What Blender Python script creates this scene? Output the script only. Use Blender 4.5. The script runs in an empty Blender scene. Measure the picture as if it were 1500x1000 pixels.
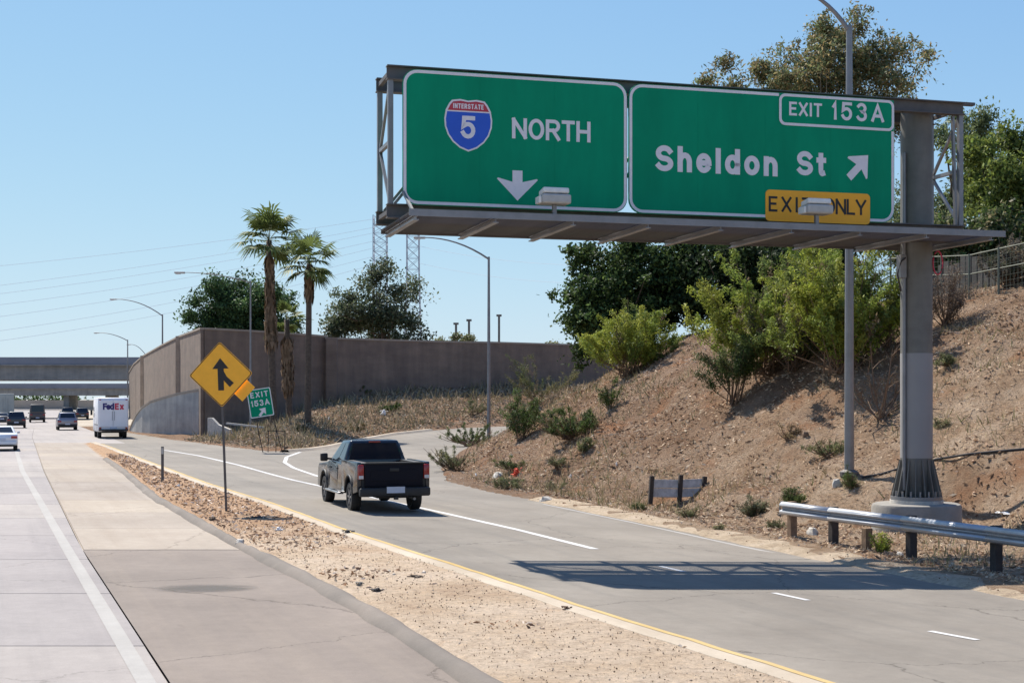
import bpy, math, random
import numpy as np
from mathutils import Vector, Matrix
R = math.radians
random.seed(7); RNG = np.random.default_rng(11)
sc = bpy.context.scene
C = sc.collection

# ------------------------------------------------------------------ camera, sky, sun, exposure
F = 2050.0; H = 3.0; HZ = 585.0; CX = 750.0          # focal length in photo pixels, eye height, horizon row, centre column
cam = bpy.data.cameras.new('camera'); cam_o = bpy.data.objects.new('camera', cam); C.objects.link(cam_o)
cam_o.location = (0, 0, H); cam_o.rotation_euler = (R(90), 0, 0)
cam.sensor_width = 36.0; cam.lens = 36.0*F/1500.0
cam.shift_y = (HZ-500.0)/1500.0
cam.clip_start = 0.1; cam.clip_end = 20000
sc.camera = cam_o

SUN_AZ = -33.0; SUN_EL = 52.0
world = bpy.data.worlds.new('World'); sc.world = world; world.use_nodes = True
wn = world.node_tree.nodes; wl = world.node_tree.links
bg = wn['Background']
sky = wn.new('ShaderNodeTexSky'); sky.sky_type = 'NISHITA'; sky.sun_disc = False
sky.sun_elevation = R(SUN_EL); sky.sun_rotation = R(SUN_AZ)
sky.air_density = 1.0; sky.dust_density = 0.15; sky.ozone_density = 2.2; sky.altitude = 200
SKY = 0.1
sep = wn.new('ShaderNodeSeparateColor'); cmb = wn.new('ShaderNodeCombineColor'); wl.new(sky.outputs[0], sep.inputs[0])
for i_, (A_, B_) in enumerate(((.50, .52), (.56, .43), (.575, .26))):      # brightness it tends to, and how soon
    m1 = wn.new('ShaderNodeMath'); m1.operation = 'MULTIPLY'; m1.inputs[1].default_value = -.094/B_
    m2 = wn.new('ShaderNodeMath'); m2.operation = 'EXPONENT'
    m3 = wn.new('ShaderNodeMath'); m3.operation = 'SUBTRACT'; m3.inputs[0].default_value = 1.
    m4 = wn.new('ShaderNodeMath'); m4.operation = 'MULTIPLY'; m4.inputs[1].default_value = A_/SKY
    wl.new(sep.outputs[i_], m1.inputs[0]); wl.new(m1.outputs[0], m2.inputs[0]); wl.new(m2.outputs[0], m3.inputs[1]); wl.new(m3.outputs[0], m4.inputs[0]); wl.new(m4.outputs[0], cmb.inputs[i_])
wl.new(cmb.outputs[0], bg.inputs[0]); bg.inputs[1].default_value = SKY
sun = bpy.data.lights.new('sun', 'SUN'); sun.energy = 4.9; sun.angle = R(0.53); sun.color = (1.0, 0.94, 0.85)
sun_o = bpy.data.objects.new('sun', sun); C.objects.link(sun_o)
sv = Vector((math.sin(R(SUN_AZ))*math.cos(R(SUN_EL)), math.cos(R(SUN_AZ))*math.cos(R(SUN_EL)), math.sin(R(SUN_EL))))
sun_o.rotation_euler = sv.to_track_quat('Z', 'Y').to_euler(); sun_o.location = (0, 0, 60)
sc.view_settings.view_transform = 'Standard'; sc.view_settings.look = 'None'
sc.view_settings.exposure = 0.72; sc.view_settings.gamma = 1.0
sc.render.engine = 'CYCLES'
sc.cycles.max_bounces = 6; sc.cycles.transparent_max_bounces = 8

# ------------------------------------------------------------------ materials
def new_mat(name):
    m = bpy.data.materials.new(name); m.use_nodes = True
    return m, m.node_tree.nodes, m.node_tree.links, m.node_tree.nodes['Principled BSDF']
def ramp_node(n, stops):
    r = n.new('ShaderNodeValToRGB'); e = r.color_ramp.elements
    e[0].position = stops[0][0]; e[0].color = (*stops[0][1], 1)
    e[1].position = stops[-1][0]; e[1].color = (*stops[-1][1], 1)
    for p, c in stops[1:-1]:
        q = e.new(p); q.color = (*c, 1)
    return r
def noise(n, l, scale, detail=4, rough=.6, coord=None, stretch=None):
    t = n.new('ShaderNodeTexNoise'); t.inputs['Scale'].default_value = scale
    t.inputs['Detail'].default_value = detail; t.inputs['Roughness'].default_value = rough
    if coord is None:
        c = n.new('ShaderNodeTexCoord'); coord = c.outputs['Object']
    if stretch:
        mp = n.new('ShaderNodeMapping'); mp.vector_type = 'TEXTURE'; mp.inputs['Scale'].default_value = [1/q for q in stretch[:3]]
        if len(stretch) > 3: mp.inputs['Rotation'].default_value = (0, 0, stretch[3])
        l.new(coord, mp.inputs[0]); coord = mp.outputs[0]
    l.new(coord, t.inputs['Vector'])
    return t
def mix(n, l, a, b, fac, mode='MIX'):
    m = n.new('ShaderNodeMix'); m.data_type = 'RGBA'; m.blend_type = mode
    for s, v in ((m.inputs['A'], a), (m.inputs['B'], b)):
        if isinstance(v, tuple): s.default_value = (*v, 1)
        else: l.new(v, s)
    if isinstance(fac, float): m.inputs['Factor'].default_value = fac
    else: l.new(fac, m.inputs['Factor'])
    return m.outputs['Result']
def bump(n, l, p, h, dist, strength=1.0):
    b = n.new('ShaderNodeBump'); b.inputs['Distance'].default_value = dist; b.inputs['Strength'].default_value = strength
    l.new(h, b.inputs['Height']); l.new(b.outputs[0], p.inputs['Normal'])
def plain(name, col, rough=.6, metal=0., var=.12, scale=3., bmp=0., coat=0.):
    m, n, l, p = new_mat(name)
    t = noise(n, l, scale, 5, .65)
    d = tuple(max(0, c*(1-var)) for c in col); b = tuple(min(1, c*(1+var)) for c in col)
    r = ramp_node(n, [(.3, d), (.7, b)]); l.new(t.outputs[0], r.inputs[0]); l.new(r.outputs[0], p.inputs['Base Color'])
    p.inputs['Roughness'].default_value = rough; p.inputs['Metallic'].default_value = metal
    if coat: p.inputs['Coat Weight'].default_value = coat; p.inputs['Coat Roughness'].default_value = .08
    if bmp:
        t2 = noise(n, l, scale*8, 4); bump(n, l, p, t2.outputs[0], bmp)
    return m
def paving(name, dark, light, speck=(.5, .5), rot=R(21), stain=(.12, .11, .10), stain_amt=.35, bmp=.004, slab=False, fine=60., crack=0.):
    """worn paving: broad patches, streaks along the road, fine aggregate"""
    m, n, l, p = new_mat(name)
    g = n.new('ShaderNodeNewGeometry'); pos = g.outputs['Position']
    a = noise(n, l, .35, 6, .65, pos)
    r = ramp_node(n, [(.3, dark), (.7, light)]); l.new(a.outputs[0], r.inputs[0])
    st = noise(n, l, 1., 5, .65, pos, (1.5, .05, 1, rot))
    rs = ramp_node(n, [(.48, (0, 0, 0)), (.75, (1, 1, 1))]); l.new(st.outputs[0], rs.inputs[0])
    mu = n.new('ShaderNodeMath'); mu.operation = 'MULTIPLY'; mu.inputs[1].default_value = stain_amt; l.new(rs.outputs[0], mu.inputs[0])
    c = mix(n, l, r.outputs[0], stain, mu.outputs[0])
    f = noise(n, l, fine, 3, .8, pos)
    rf = ramp_node(n, [(.25, (speck[0],)*3), (.75, (1+speck[1]*.0+.0,)*3)]); l.new(f.outputs[0], rf.inputs[0])
    c = mix(n, l, c, rf.outputs[0], .35, 'MULTIPLY')
    md = noise(n, l, 4., 5, .7, pos)
    rm = ramp_node(n, [(.3, (.82, .82, .82)), (.65, (1, 1, 1))]); l.new(md.outputs[0], rm.inputs[0])
    c = mix(n, l, c, rm.outputs[0], .6, 'MULTIPLY')
    if slab:
        oi = n.new('ShaderNodeObjectInfo'); ro = ramp_node(n, [(0., (.88, .88, .9)), (1., (1.04, 1.03, 1.0))])
        l.new(oi.outputs['Random'], ro.inputs[0]); c = mix(n, l, c, ro.outputs[0], 1.0, 'MULTIPLY')
    if crack:
        wv = noise(n, l, 1.2, 5, .7, pos); vm = n.new('ShaderNodeVectorMath'); vm.operation = 'MULTIPLY_ADD'; vm.inputs[1].default_value = (.9, .9, 0)
        l.new(wv.outputs['Color'], vm.inputs[0]); l.new(pos, vm.inputs[2])
        vo = n.new('ShaderNodeTexVoronoi'); vo.feature = 'DISTANCE_TO_EDGE'; vo.inputs['Scale'].default_value = .16; l.new(vm.outputs[0], vo.inputs['Vector'])
        rv = ramp_node(n, [(.0, (.45, .44, .43)), (.0035, (1, 1, 1))]); l.new(vo.outputs['Distance'], rv.inputs[0])
        c = mix(n, l, c, rv.outputs[0], crack, 'MULTIPLY')
        sp = noise(n, l, 2.2, 3, .5, pos, (1, .45, 1, rot)); rp = ramp_node(n, [(.68, (1, 1, 1)), (.80, (.72, .71, .70))]); l.new(sp.outputs[0], rp.inputs[0])
        c = mix(n, l, c, rp.outputs[0], .8, 'MULTIPLY')
        big = noise(n, l, .09, 3, .5, pos); rb_ = ramp_node(n, [(.35, (.90, .90, .90)), (.65, (1.06, 1.05, 1.04))]); l.new(big.outputs[0], rb_.inputs[0])
        c = mix(n, l, c, rb_.outputs[0], 1., 'MULTIPLY')
    l.new(c, p.inputs['Base Color']); p.inputs['Roughness'].default_value = .88; p.inputs['Specular IOR Level'].default_value = .3
    bump(n, l, p, f.outputs[0], bmp)
    return m
def soil(name, cols, scale=.5, bmp=.05, straw=.5):
    m, n, l, p = new_mat(name)
    g = n.new('ShaderNodeNewGeometry'); pos = g.outputs['Position']
    a = noise(n, l, scale, 8, .7, pos)
    r = ramp_node(n, [(.28, cols[0]), (.45, cols[1]), (.6, cols[2]), (.75, cols[3])]); l.new(a.outputs[0], r.inputs[0])
    b = noise(n, l, 9., 6, .8, pos)
    rb = ramp_node(n, [(.33, (.50, .46, .43)), (.5, (.95, .95, .95)), (.7, (1.25, 1.2, 1.1))]); l.new(b.outputs[0], rb.inputs[0])
    c = mix(n, l, r.outputs[0], rb.outputs[0], .75, 'MULTIPLY')
    f = noise(n, l, 45., 4, .8, pos)
    rf = ramp_node(n, [(.3, (.5, .48, .45)), (.55, (1, 1, 1)), (.75, (1.3, 1.25, 1.15))]); l.new(f.outputs[0], rf.inputs[0])
    c = mix(n, l, c, rf.outputs[0], straw, 'MULTIPLY')
    l.new(c, p.inputs['Base Color']); p.inputs['Roughness'].default_value = 1.0; p.inputs['Specular IOR Level'].default_value = .1
    ad = n.new('ShaderNodeMath'); ad.operation = 'ADD'; l.new(b.outputs[0], ad.inputs[0]); l.new(f.outputs[0], ad.inputs[1])
    bump(n, l, p, ad.outputs[0], bmp)
    return m
def soil2(*a):
    m = soil(*a); n, l = m.node_tree.nodes, m.node_tree.links; p = n['Principled BSDF']
    src = p.inputs['Base Color'].links[0].from_socket
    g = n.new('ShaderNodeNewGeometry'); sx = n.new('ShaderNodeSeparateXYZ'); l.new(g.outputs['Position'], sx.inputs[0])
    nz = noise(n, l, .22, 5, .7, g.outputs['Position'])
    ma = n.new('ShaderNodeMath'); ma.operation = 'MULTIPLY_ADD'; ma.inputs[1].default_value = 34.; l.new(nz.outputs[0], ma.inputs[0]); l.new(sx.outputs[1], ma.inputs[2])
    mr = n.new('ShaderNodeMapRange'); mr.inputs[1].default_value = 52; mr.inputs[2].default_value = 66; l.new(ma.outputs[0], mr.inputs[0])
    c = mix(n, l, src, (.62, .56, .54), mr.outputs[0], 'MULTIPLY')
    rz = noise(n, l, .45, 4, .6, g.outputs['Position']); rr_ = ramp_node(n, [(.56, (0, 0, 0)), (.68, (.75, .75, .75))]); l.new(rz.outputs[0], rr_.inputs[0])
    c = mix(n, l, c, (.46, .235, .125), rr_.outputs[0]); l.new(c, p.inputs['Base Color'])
    return m
def gore2(*a):
    m = soil(*a); n, l = m.node_tree.nodes, m.node_tree.links; p = n['Principled BSDF']; src = p.inputs['Base Color'].links[0].from_socket
    g = n.new('ShaderNodeNewGeometry'); sx = n.new('ShaderNodeSeparateXYZ'); l.new(g.outputs['Position'], sx.inputs[0])
    nz = noise(n, l, .5, 6, .75, g.outputs['Position'])
    ma = n.new('ShaderNodeMath'); ma.operation = 'MULTIPLY_ADD'; ma.inputs[1].default_value = 30.; l.new(nz.outputs[0], ma.inputs[0]); l.new(sx.outputs[1], ma.inputs[2])
    mr = n.new('ShaderNodeMapRange'); mr.inputs[1].default_value = 42; mr.inputs[2].default_value = 50; l.new(ma.outputs[0], mr.inputs[0])
    l.new(mix(n, l, src, (.76, .64, .55), mr.outputs[0], 'MULTIPLY'), p.inputs['Base Color']); return m
def leafy(name, trans=.35, rough=.55):
    """leaf colour comes from a per-leaf attribute: each leaf has its own hue"""
    m, n, l, p = new_mat(name)
    at = n.new('ShaderNodeAttribute'); at.attribute_name = 'tint'
    l.new(at.outputs['Color'], p.inputs['Base Color']); p.inputs['Roughness'].default_value = rough
    p.inputs['Specular IOR Level'].default_value = .12
    t = n.new('ShaderNodeBsdfTranslucent'); l.new(at.outputs['Color'], t.inputs[0])
    ms = n.new('ShaderNodeMixShader'); ms.inputs[0].default_value = trans
    l.new(p.outputs[0], ms.inputs[1]); l.new(t.outputs[0], ms.inputs[2]); l.new(ms.outputs[0], n['Material Output'].inputs[0])
    return m
M = {}
M['freeway'] = paving('freeway_concrete', (.325, .295, .28), (.405, .37, .345), slab=True, stain=(.24, .22, .215), stain_amt=.45, crack=.5)
M['shoulder_concrete'] = paving('shoulder_concrete', (.345, .29, .235), (.43, .37, .305), slab=True, stain=(.29, .23, .175), stain_amt=.5, crack=.6)
M['shoulder_asphalt'] = paving('shoulder_asphalt', (.20, .165, .14), (.27, .225, .19), stain=(.33, .27, .21), stain_amt=.35, crack=.8)
M['ramp_asphalt'] = paving('ramp_asphalt', (.205, .18, .15), (.28, .25, .21), stain=(.15, .14, .125), stain_amt=.5, crack=.9)
M['dike'] = paving('dike_asphalt', (.16, .14, .12), (.25, .21, .175), stain=(.30, .24, .18), stain_amt=.3, fine=40)
M['kerb'] = paving('kerb_concrete', (.42, .345, .255), (.56, .475, .37), stain=(.30, .24, .17), stain_amt=.4)
M['edge_spill'] = soil('pale_gutter_dirt', [(.34, .26, .185), (.46, .365, .26), (.54, .44, .33), (.40, .31, .22)], 1.6, .03, .5)
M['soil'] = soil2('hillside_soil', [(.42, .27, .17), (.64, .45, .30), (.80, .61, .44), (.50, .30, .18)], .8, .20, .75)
M['gore_soil'] = gore2('gore_soil', [(.44, .315, .215), (.55, .425, .305), (.62, .50, .38), (.47, .33, .22)], .4, .03, .5)
M['far_ground'] = soil('far_ground', [(.35, .30, .24), (.42, .37, .30), (.48, .43, .36), (.40, .33, .26)], .05, .02, .2)
M['white_paint'] = paving('white_road_paint', (.52, .51, .50), (.72, .71, .69), stain=(.30, .29, .28), stain_amt=.35)
M['faded_paint'] = paving('faded_road_paint', (.36, .34, .315), (.43, .41, .38), stain=(.31, .29, .27), stain_amt=.5)
M['yellow_paint'] = paving('yellow_road_paint', (.52, .35, .12), (.62, .45, .19), stain=(.42, .32, .20), stain_amt=.4)
M['galv'] = plain('galvanised_steel', (.24, .235, .235), .5, .55, .15, 2.)
M['galv_dull'] = plain('weathered_galvanised_steel', (.115, .105, .10), .65, .3, .25, 1.5)
M['column_steel'] = plain('grey_painted_steel_column', (.15, .145, .13), .6, .1, .2, 1.2)
M['column_patch'] = plain('paint_patch_light_grey', (.27, .262, .255), .7, .0, .05, 1.2)
M['concrete'] = plain('rough_concrete', (.26, .24, .21), .95, 0, .2, 1.5, .01)
M['green_sign'] = plain('green_sign_sheeting', (.002, .265, .135), .8, 0, .06, .5)
m_ = M['green_sign']; n_, l_ = m_.node_tree.nodes, m_.node_tree.links; p_ = n_['Principled BSDF']; src = p_.inputs['Base Color'].links[0].from_socket
a_ = noise(n_, l_, 1.3, 6, .7, None, (1, 1, .18)); r1 = ramp_node(n_, [(.35, (.84, .86, .86)), (.62, (1.06, 1.04, 1.04))]); l_.new(a_.outputs[0], r1.inputs[0])
l_.new(mix(n_, l_, src, r1.outputs[0], .9, 'MULTIPLY'), p_.inputs['Base Color'])
M['green_sign'].node_tree.nodes['Principled BSDF'].inputs['Specular IOR Level'].default_value = .15
M['sign_white'] = plain('white_sign_legend', (.72, .68, .69), .5, 0, .05, 8.)
M['sign_back'] = plain('aluminium_sign_edge', (.4, .4, .4), .5, .6, .1, 4.)
M['blue_sign'] = plain('blue_shield_sheeting', (.012, .085, .52), .45, 0, .05, 2.)
M['red_sign'] = plain('red_shield_sheeting', (.46, .03, .05), .45, 0, .05, 2.)
M['exit_yellow'] = plain('amber_panel_sheeting', (.95, .42, .02), .6, 0, .05, 2.)
M['sign_black'] = plain('black_sign_legend', (.015, .013, .012), .55, 0, .1, 6.)
M['amber'] = plain('amber_warning_sheeting', (.95, .45, .025), .6, 0, .07, 3.)
M['fixture_white'] = plain('light_housing_enamel', (.72, .71, .66), .4, 0, .08, 9.)
M['fixture_grey'] = plain('light_housing_lens', (.42, .41, .38), .35, 0, .08, 9.)
M['wood'] = plain('weathered_timber', (.20, .13, .08), .95, 0, .35, 6., .01)
M['grey_wood'] = plain('silvered_timber', (.46, .44, .43), .95, 0, .3, 5., .01)
M['dark_wood'] = plain('dark_timber', (.05, .04, .035), .95, 0, .3, 6., .01)
M['wall'] = plain('brown_block_wall', (.205, .152, .118), .95, 0, .14, .6, .01)
M['wall_pale'] = plain('pale_block_pilaster', (.42, .33, .25), .95, 0, .1, .6, .01)
M['wall_cap'] = plain('pale_wall_cap', (.34, .28, .22), .95, 0, .1, .6)
M['grey_wall'] = plain('grey_retaining_wall', (.40, .385, .36), .95, 0, .16, .7, .01)
M['bridge'] = plain('bridge_concrete', (.26, .25, .235), .95, 0, .15, .25)
M['bridge_rail'] = plain('bridge_parapet', (.20, .21, .24), .9, 0, .1, .3)
M['bark'] = plain('bark', (.12, .09, .065), .95, 0, .3, 4., .02)
M['pale_bark'] = plain('pale_eucalyptus_bark', (.34, .28, .21), .9, 0, .25, 3., .02)
M['palm_bark'] = plain('palm_bark', (.10, .075, .055), .95, 0, .35, 5., .02)
M['twig'] = plain('dry_twig', (.17, .11, .07), .95, 0, .3, 8.)
M['leaf'] = leafy('leaves', .35)
M['straw'] = leafy('dry_straw', .15, .9)
M['stone'] = plain('pale_stone', (.52, .48, .42), .95, 0, .2, 7., .01)
M['litter'] = plain('white_litter', (.78, .77, .74), .7, 0, .08, 9.)
M['rubber_scrap'] = plain('dark_scrap', (.045, .04, .04), .8, 0, .4, 9.)
M['red_leaf'] = plain('red_cloth', (.62, .07, .025), .8, 0, .2, 9.)
M['tower'] = plain('tower_steel', (.30, .34, .40), .6, .2, .1, 1.)
M['wire'] = plain('power_wire', (.50, .56, .64), .6, .0, .1, 1.)
M['black_paint'] = plain('black_car_paint', (.005, .008, .016), .25, 0, .1, 1., 0, .6)
M['black_tailgate'] = plain('matte_black_tailgate', (.008, .008, .014), .7, 0, .1, 1.)  # flat black, rougher and less glossy than the body paint
M['black_tailgate'].node_tree.nodes['Principled BSDF'].inputs['Specular IOR Level'].default_value = .2
M['white_car'] = plain('white_car_paint', (.72, .73, .74), .3, 0, .03, 1., 0, .5)
M['silver_car'] = plain('silver_car_paint', (.26, .25, .29), .3, .4, .03, 1., 0, .5)
M['dark_car'] = plain('dark_car_paint', (.02, .022, .03), .3, 0, .05, 1., 0, .5)
M['brown_van'] = plain('brown_van_paint', (.09, .075, .07), .4, 0, .05, 1.)
M['van_white'] = plain('white_truck_paint', (.78, .77, .78), .4, 0, .04, 1.)
M['box_grey'] = plain('pale_truck_box', (.34, .36, .33), .5, 0, .08, 1.)
M['glass'] = plain('tinted_car_glass', (.012, .016, .026), .06, 0, .05, 1.)
M['tyre'] = plain('tyre_rubber', (.018, .018, .018), .85, 0, .2, 9.)
M['rim'] = plain('alloy_rim', (.30, .30, .31), .35, .7, .1, 6.)
M['black_plastic'] = plain('black_plastic', (.02, .02, .021), .6, 0, .1, 5.)
M['chrome'] = plain('dulled_chrome', (.45, .45, .46), .25, .9, .1, 4.)
M['tail_red'] = plain('red_lamp_lens', (.30, .008, .010), .2, 0, .1, 5., 0, .5)
M['lamp_white'] = plain('clear_lamp_lens', (.6, .6, .6), .2, 0, .1, 5.)
M['plate'] = plain('number_plate', (.50, .54, .62), .5, 0, .05, 5.)
M['logo_blue'] = plain('dark_blue_lettering', (.03, .02, .14), .5, 0, .05, 5.)
M['logo_red'] = plain('red_lettering', (.55, .04, .08), .5, 0, .05, 5.)
M['rail_steel'] = plain('bright_guardrail_steel', (.42, .43, .45), .42, .35, .12, 3.)
M['fence_green'] = plain('dull_green_fence_pipe', (.15, .16, .12), .7, .2, .2, 5.)
M['container'] = plain('faded_board', (.075, .068, .06), .9, 0, .35, 1.2)

for k_ in ('wall', 'grey_wall', 'bridge', 'wall_pale', 'column_steel'):
    m_ = M[k_]; n_, l_ = m_.node_tree.nodes, m_.node_tree.links; p_ = n_['Principled BSDF']; src = p_.inputs['Base Color'].links[0].from_socket
    g_ = n_.new('ShaderNodeNewGeometry'); a_ = noise(n_, l_, 1.1, 6, .7, g_.outputs['Position'], (1, 1, .12)); r1 = ramp_node(n_, [(.3, (.72, .72, .74)), (.65, (1.12, 1.1, 1.06))]); l_.new(a_.outputs[0], r1.inputs[0])
    c_ = mix(n_, l_, src, r1.outputs[0], .8, 'MULTIPLY')
    b_ = noise(n_, l_, .3, 4, .6, g_.outputs['Position'], (1, 1, 4.)); r2 = ramp_node(n_, [(.35, (.85, .85, .85)), (.6, (1.08, 1.07, 1.05))]); l_.new(b_.outputs[0], r2.inputs[0])
    c_ = mix(n_, l_, c_, r2.outputs[0], .8, 'MULTIPLY'); l_.new(c_, p_.inputs['Base Color'])

# ------------------------------------------------------------------ mesh helpers
class MB:
    def __init__(s): s.v = []; s.f = []
    def add(s, vs, fs):
        b = len(s.v); s.v.extend([tuple(v) for v in vs]); s.f.extend([tuple(i+b for i in f) for f in fs]); return s
    def box(s, c, d, rz=0., rot=None):
        hx, hy, hz = d[0]/2, d[1]/2, d[2]/2
        vs = [Vector((x*hx, y*hy, z*hz)) for z in (-1, 1) for y in (-1, 1) for x in (-1, 1)]
        m = rot if rot is not None else Matrix.Rotation(rz, 3, 'Z')
        vs = [m @ v + Vector(c) for v in vs]
        return s.add(vs, [(0, 2, 3, 1), (4, 5, 7, 6), (0, 1, 5, 4), (2, 6, 7, 3), (0, 4, 6, 2), (1, 3, 7, 5)])
    def bar(s, a, b, w, h, up=(0, 0, 1)):
        a, b = Vector(a), Vector(b); d = b-a
        if d.length < 1e-6: return s
        z = d.normalized(); u = Vector(up)
        if abs(z.dot(u)) > .98: u = Vector((1, 0, 0)) if abs(z.x) < .9 else Vector((0, 1, 0))
        x = z.cross(u).normalized(); y = x.cross(z)
        m = Matrix((x, z, y)).transposed()
        return s.box((a+b)/2, (w, d.length, h), rot=m)
    def tube(s, pts, r, n=8, caps=True):
        pts = [Vector(p) for p in pts]; k = len(pts)
        rs = r if isinstance(r, (list, tuple)) else [r]*k
        b = len(s.v)
        for i, p in enumerate(pts):
            t = (pts[min(i+1, k-1)] - pts[max(i-1, 0)]).normalized()
            u = Vector((0, 0, 1)) if abs(t.z) < .9 else Vector((1, 0, 0))
            x = t.cross(u).normalized(); y = t.cross(x)
            for j in range(n):
                a = 2*math.pi*j/n; s.v.append(tuple(p + (x*math.cos(a)+y*math.sin(a))*rs[i]))
        for i in range(k-1):
            for j in range(n):
                q = (j+1) % n
                s.f.append((b+i*n+j, b+i*n+q, b+(i+1)*n+q, b+(i+1)*n+j))
        if caps:
            s.f.append(tuple(b+j for j in range(n))[::-1]); s.f.append(tuple(b+(k-1)*n+j for j in range(n)))
        return s
    def prism(s, poly, to3, d):
        """poly: 2D outline; to3(x, y) -> 3D; d: extrusion vector"""
        n = len(poly); a = [Vector(to3(*p)) for p in poly]; d = Vector(d)
        vs = a + [p+d for p in a]
        fs = [tuple(range(n))[::-1], tuple(range(n, 2*n))] + [(i, (i+1) % n, n+(i+1) % n, n+i) for i in range(n)]
        return s.add(vs, fs)
    def lathe(s, prof, c=(0, 0, 0), n=24, sx=1., sy=1.):
        b = len(s.v); k = len(prof)
        for (r, z) in prof:
            for j in range(n):
                a = 2*math.pi*j/n; s.v.append((c[0]+r*sx*math.cos(a), c[1]+r*sy*math.sin(a), c[2]+z))
        for i in range(k-1):
            for j in range(n):
                q = (j+1) % n; s.f.append((b+i*n+j, b+i*n+q, b+(i+1)*n+q, b+(i+1)*n+j))
        s.f.append(tuple(b+j for j in range(n))[::-1]); s.f.append(tuple(b+(k-1)*n+j for j in range(n)))
        return s
    def build(s, name, mat, parent=None, smooth=False, bevel=0., loc=None, segs=2):
        me = bpy.data.meshes.new(name); me.from_pydata(s.v, [], s.f); me.update()
        if mat is not None: me.materials.append(mat)
        if smooth:
            me.polygons.foreach_set('use_smooth', [True]*len(me.polygons))
        o = bpy.data.objects.new(name, me); C.objects.link(o)
        if parent is not None: o.parent = parent
        if loc is not None: o.location = loc
        if bevel:
            md = o.modifiers.new('bevel', 'BEVEL'); md.width = bevel; md.segments = segs; md.limit_method = 'ANGLE'; md.angle_limit = R(35)
        if smooth == 'auto':
            md = o.modifiers.new('edges', 'EDGE_SPLIT'); md.split_angle = R(35)
        return o
def np_obj(name, verts, faces, mat, parent=None, tint=None, smooth=False):
    me = bpy.data.meshes.new(name)
    nv = len(verts); nf = len(faces); k = faces.shape[1]
    me.vertices.add(nv); me.vertices.foreach_set('co', verts.astype(np.float32).ravel())
    me.loops.add(nf*k); me.loops.foreach_set('vertex_index', faces.astype(np.int32).ravel())
    me.polygons.add(nf); me.polygons.foreach_set('loop_start', np.arange(0, nf*k, k, dtype=np.int32))
    if smooth: me.polygons.foreach_set('use_smooth', np.ones(nf, dtype=bool))
    me.update(calc_edges=True)
    me.materials.append(mat)
    if tint is not None:
        at = me.attributes.new('tint', 'FLOAT_COLOR', 'FACE')
        c = np.ones((nf, 4), np.float32); c[:, :3] = tint; at.data.foreach_set('color', c.ravel())
    o = bpy.data.objects.new(name, me); C.objects.link(o)
    if parent is not None: o.parent = parent
    return o
def tag(o, label=None, cat=None, group=None, kind=None):
    if label: o['label'] = label
    if cat: o['category'] = cat
    if group: o['group'] = group
    if kind: o['kind'] = kind
    return o
def thing(name, label, cat, loc=(0, 0, 0), rz=0., group=None):
    o = bpy.data.objects.new(name, None); C.objects.link(o); o.empty_display_size = .3
    o.location = loc; o.rotation_euler = (0, 0, rz)
    return tag(o, label, cat, group)
def kids(o): return [x for x in bpy.data.objects if x.parent == o]
def copy_tree(o, parent=None):
    c = o.copy(); C.objects.link(c)
    if parent is not None: c.parent = parent
    for k in kids(o): copy_tree(k, c)
    return c
def share(o, name, parent, loc=(0, 0, 0), rz=0.):
    c = bpy.data.objects.new(name, o.data); C.objects.link(c); c.parent = parent; c.location = loc; c.rotation_euler = (0, 0, rz); return c

# ------------------------------------------------------------------ lie of the land (metres; x right, y ahead)
def L(pts): a = np.array(pts, float); return a
SEAM = L([(-60, 23.5), (-30, 12.6), (0, 1.75), (14.8, -3.62), (28, -8.6), (58.6, -19.6), (112, -38.4), (200, -68), (450, -142), (900, -270)])       # (y, x)
DIKE = L([(-60, 33), (-30, 20), (0, 6.2), (14.8, -.36), (17.6, -1.28), (22.4, -3.05), (28.6, -5.58), (34.2, -7.7), (42.4, -10.8), (58.6, -16.3), (80, -23.8), (97, -29.6)])
KERB = L([(-60, 36), (-30, 22.5), (0, 9.4), (14.8, 3.18), (19.5, 1.14), (24.1, -.71), (30.75, -3.45), (39.7, -6.8), (48.4, -10.4), (64.7, -16.6), (87.9, -25.3), (97, -28.9), (200, -66), (450, -140), (900, -268)])
REDGE = L([(-60, 38), (-30, 27.5), (0, 16.6), (23, 8.4), (28.4, 6.5), (31.6, 5.4), (37.2, 3.63), (44.7, 1.09), (50, -.9), (56.2, -2.6), (65, -3.3), (80, -3.0), (95, -2.6), (104, -.6), (111, 6), (119, 39), (135, 200)])
TOE = L([(-60, 42.5), (-30, 32), (0, 21.0), (23, 12.4), (33, 9.0), (40, 5.6), (47, 2.4), (57, -1.5), (65, -2.8), (80, -2.6), (92, -2.2), (102, 0), (108, 8), (116, 40), (131, 200)])
FAR = [(-400, 420), (-142, 470), (-75, 262), (-48, 166), (-36.5, 131), (-26, 106), (-18.5, 90), (-14.5, 82), (-12.6, 81), (-11.8, 86), (-11.2, 95), (-9.0, 103), (-4, 112), (6, 120), (40, 128), (200, 142), (400, 160)]   # (x, y)
def fx(line, Y): return np.interp(Y, line[:, 0], line[:, 1])
def sst(x, a, b):
    t = np.clip((x-a)/(b-a), 0, 1); return t*t*(3-2*t)
def seg_dist(X, Y, P):
    d = np.full(np.shape(X), 1e9)
    for (x0, y0), (x1, y1) in zip(P[:-1], P[1:]):
        dx, dy = x1-x0, y1-y0; t = np.clip(((X-x0)*dx+(Y-y0)*dy)/(dx*dx+dy*dy), 0, 1)
        d = np.minimum(d, np.hypot(X-(x0+t*dx), Y-(y0+t*dy)))
    return d
TOEP = [(x, y) for y, x in TOE]; REDGEP = [(x, y) for y, x in REDGE]; KERBP = [(x, y) for y, x in KERB]; DIKEP = [(x, y) for y, x in DIKE]
FARA = np.array(FAR)
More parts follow.
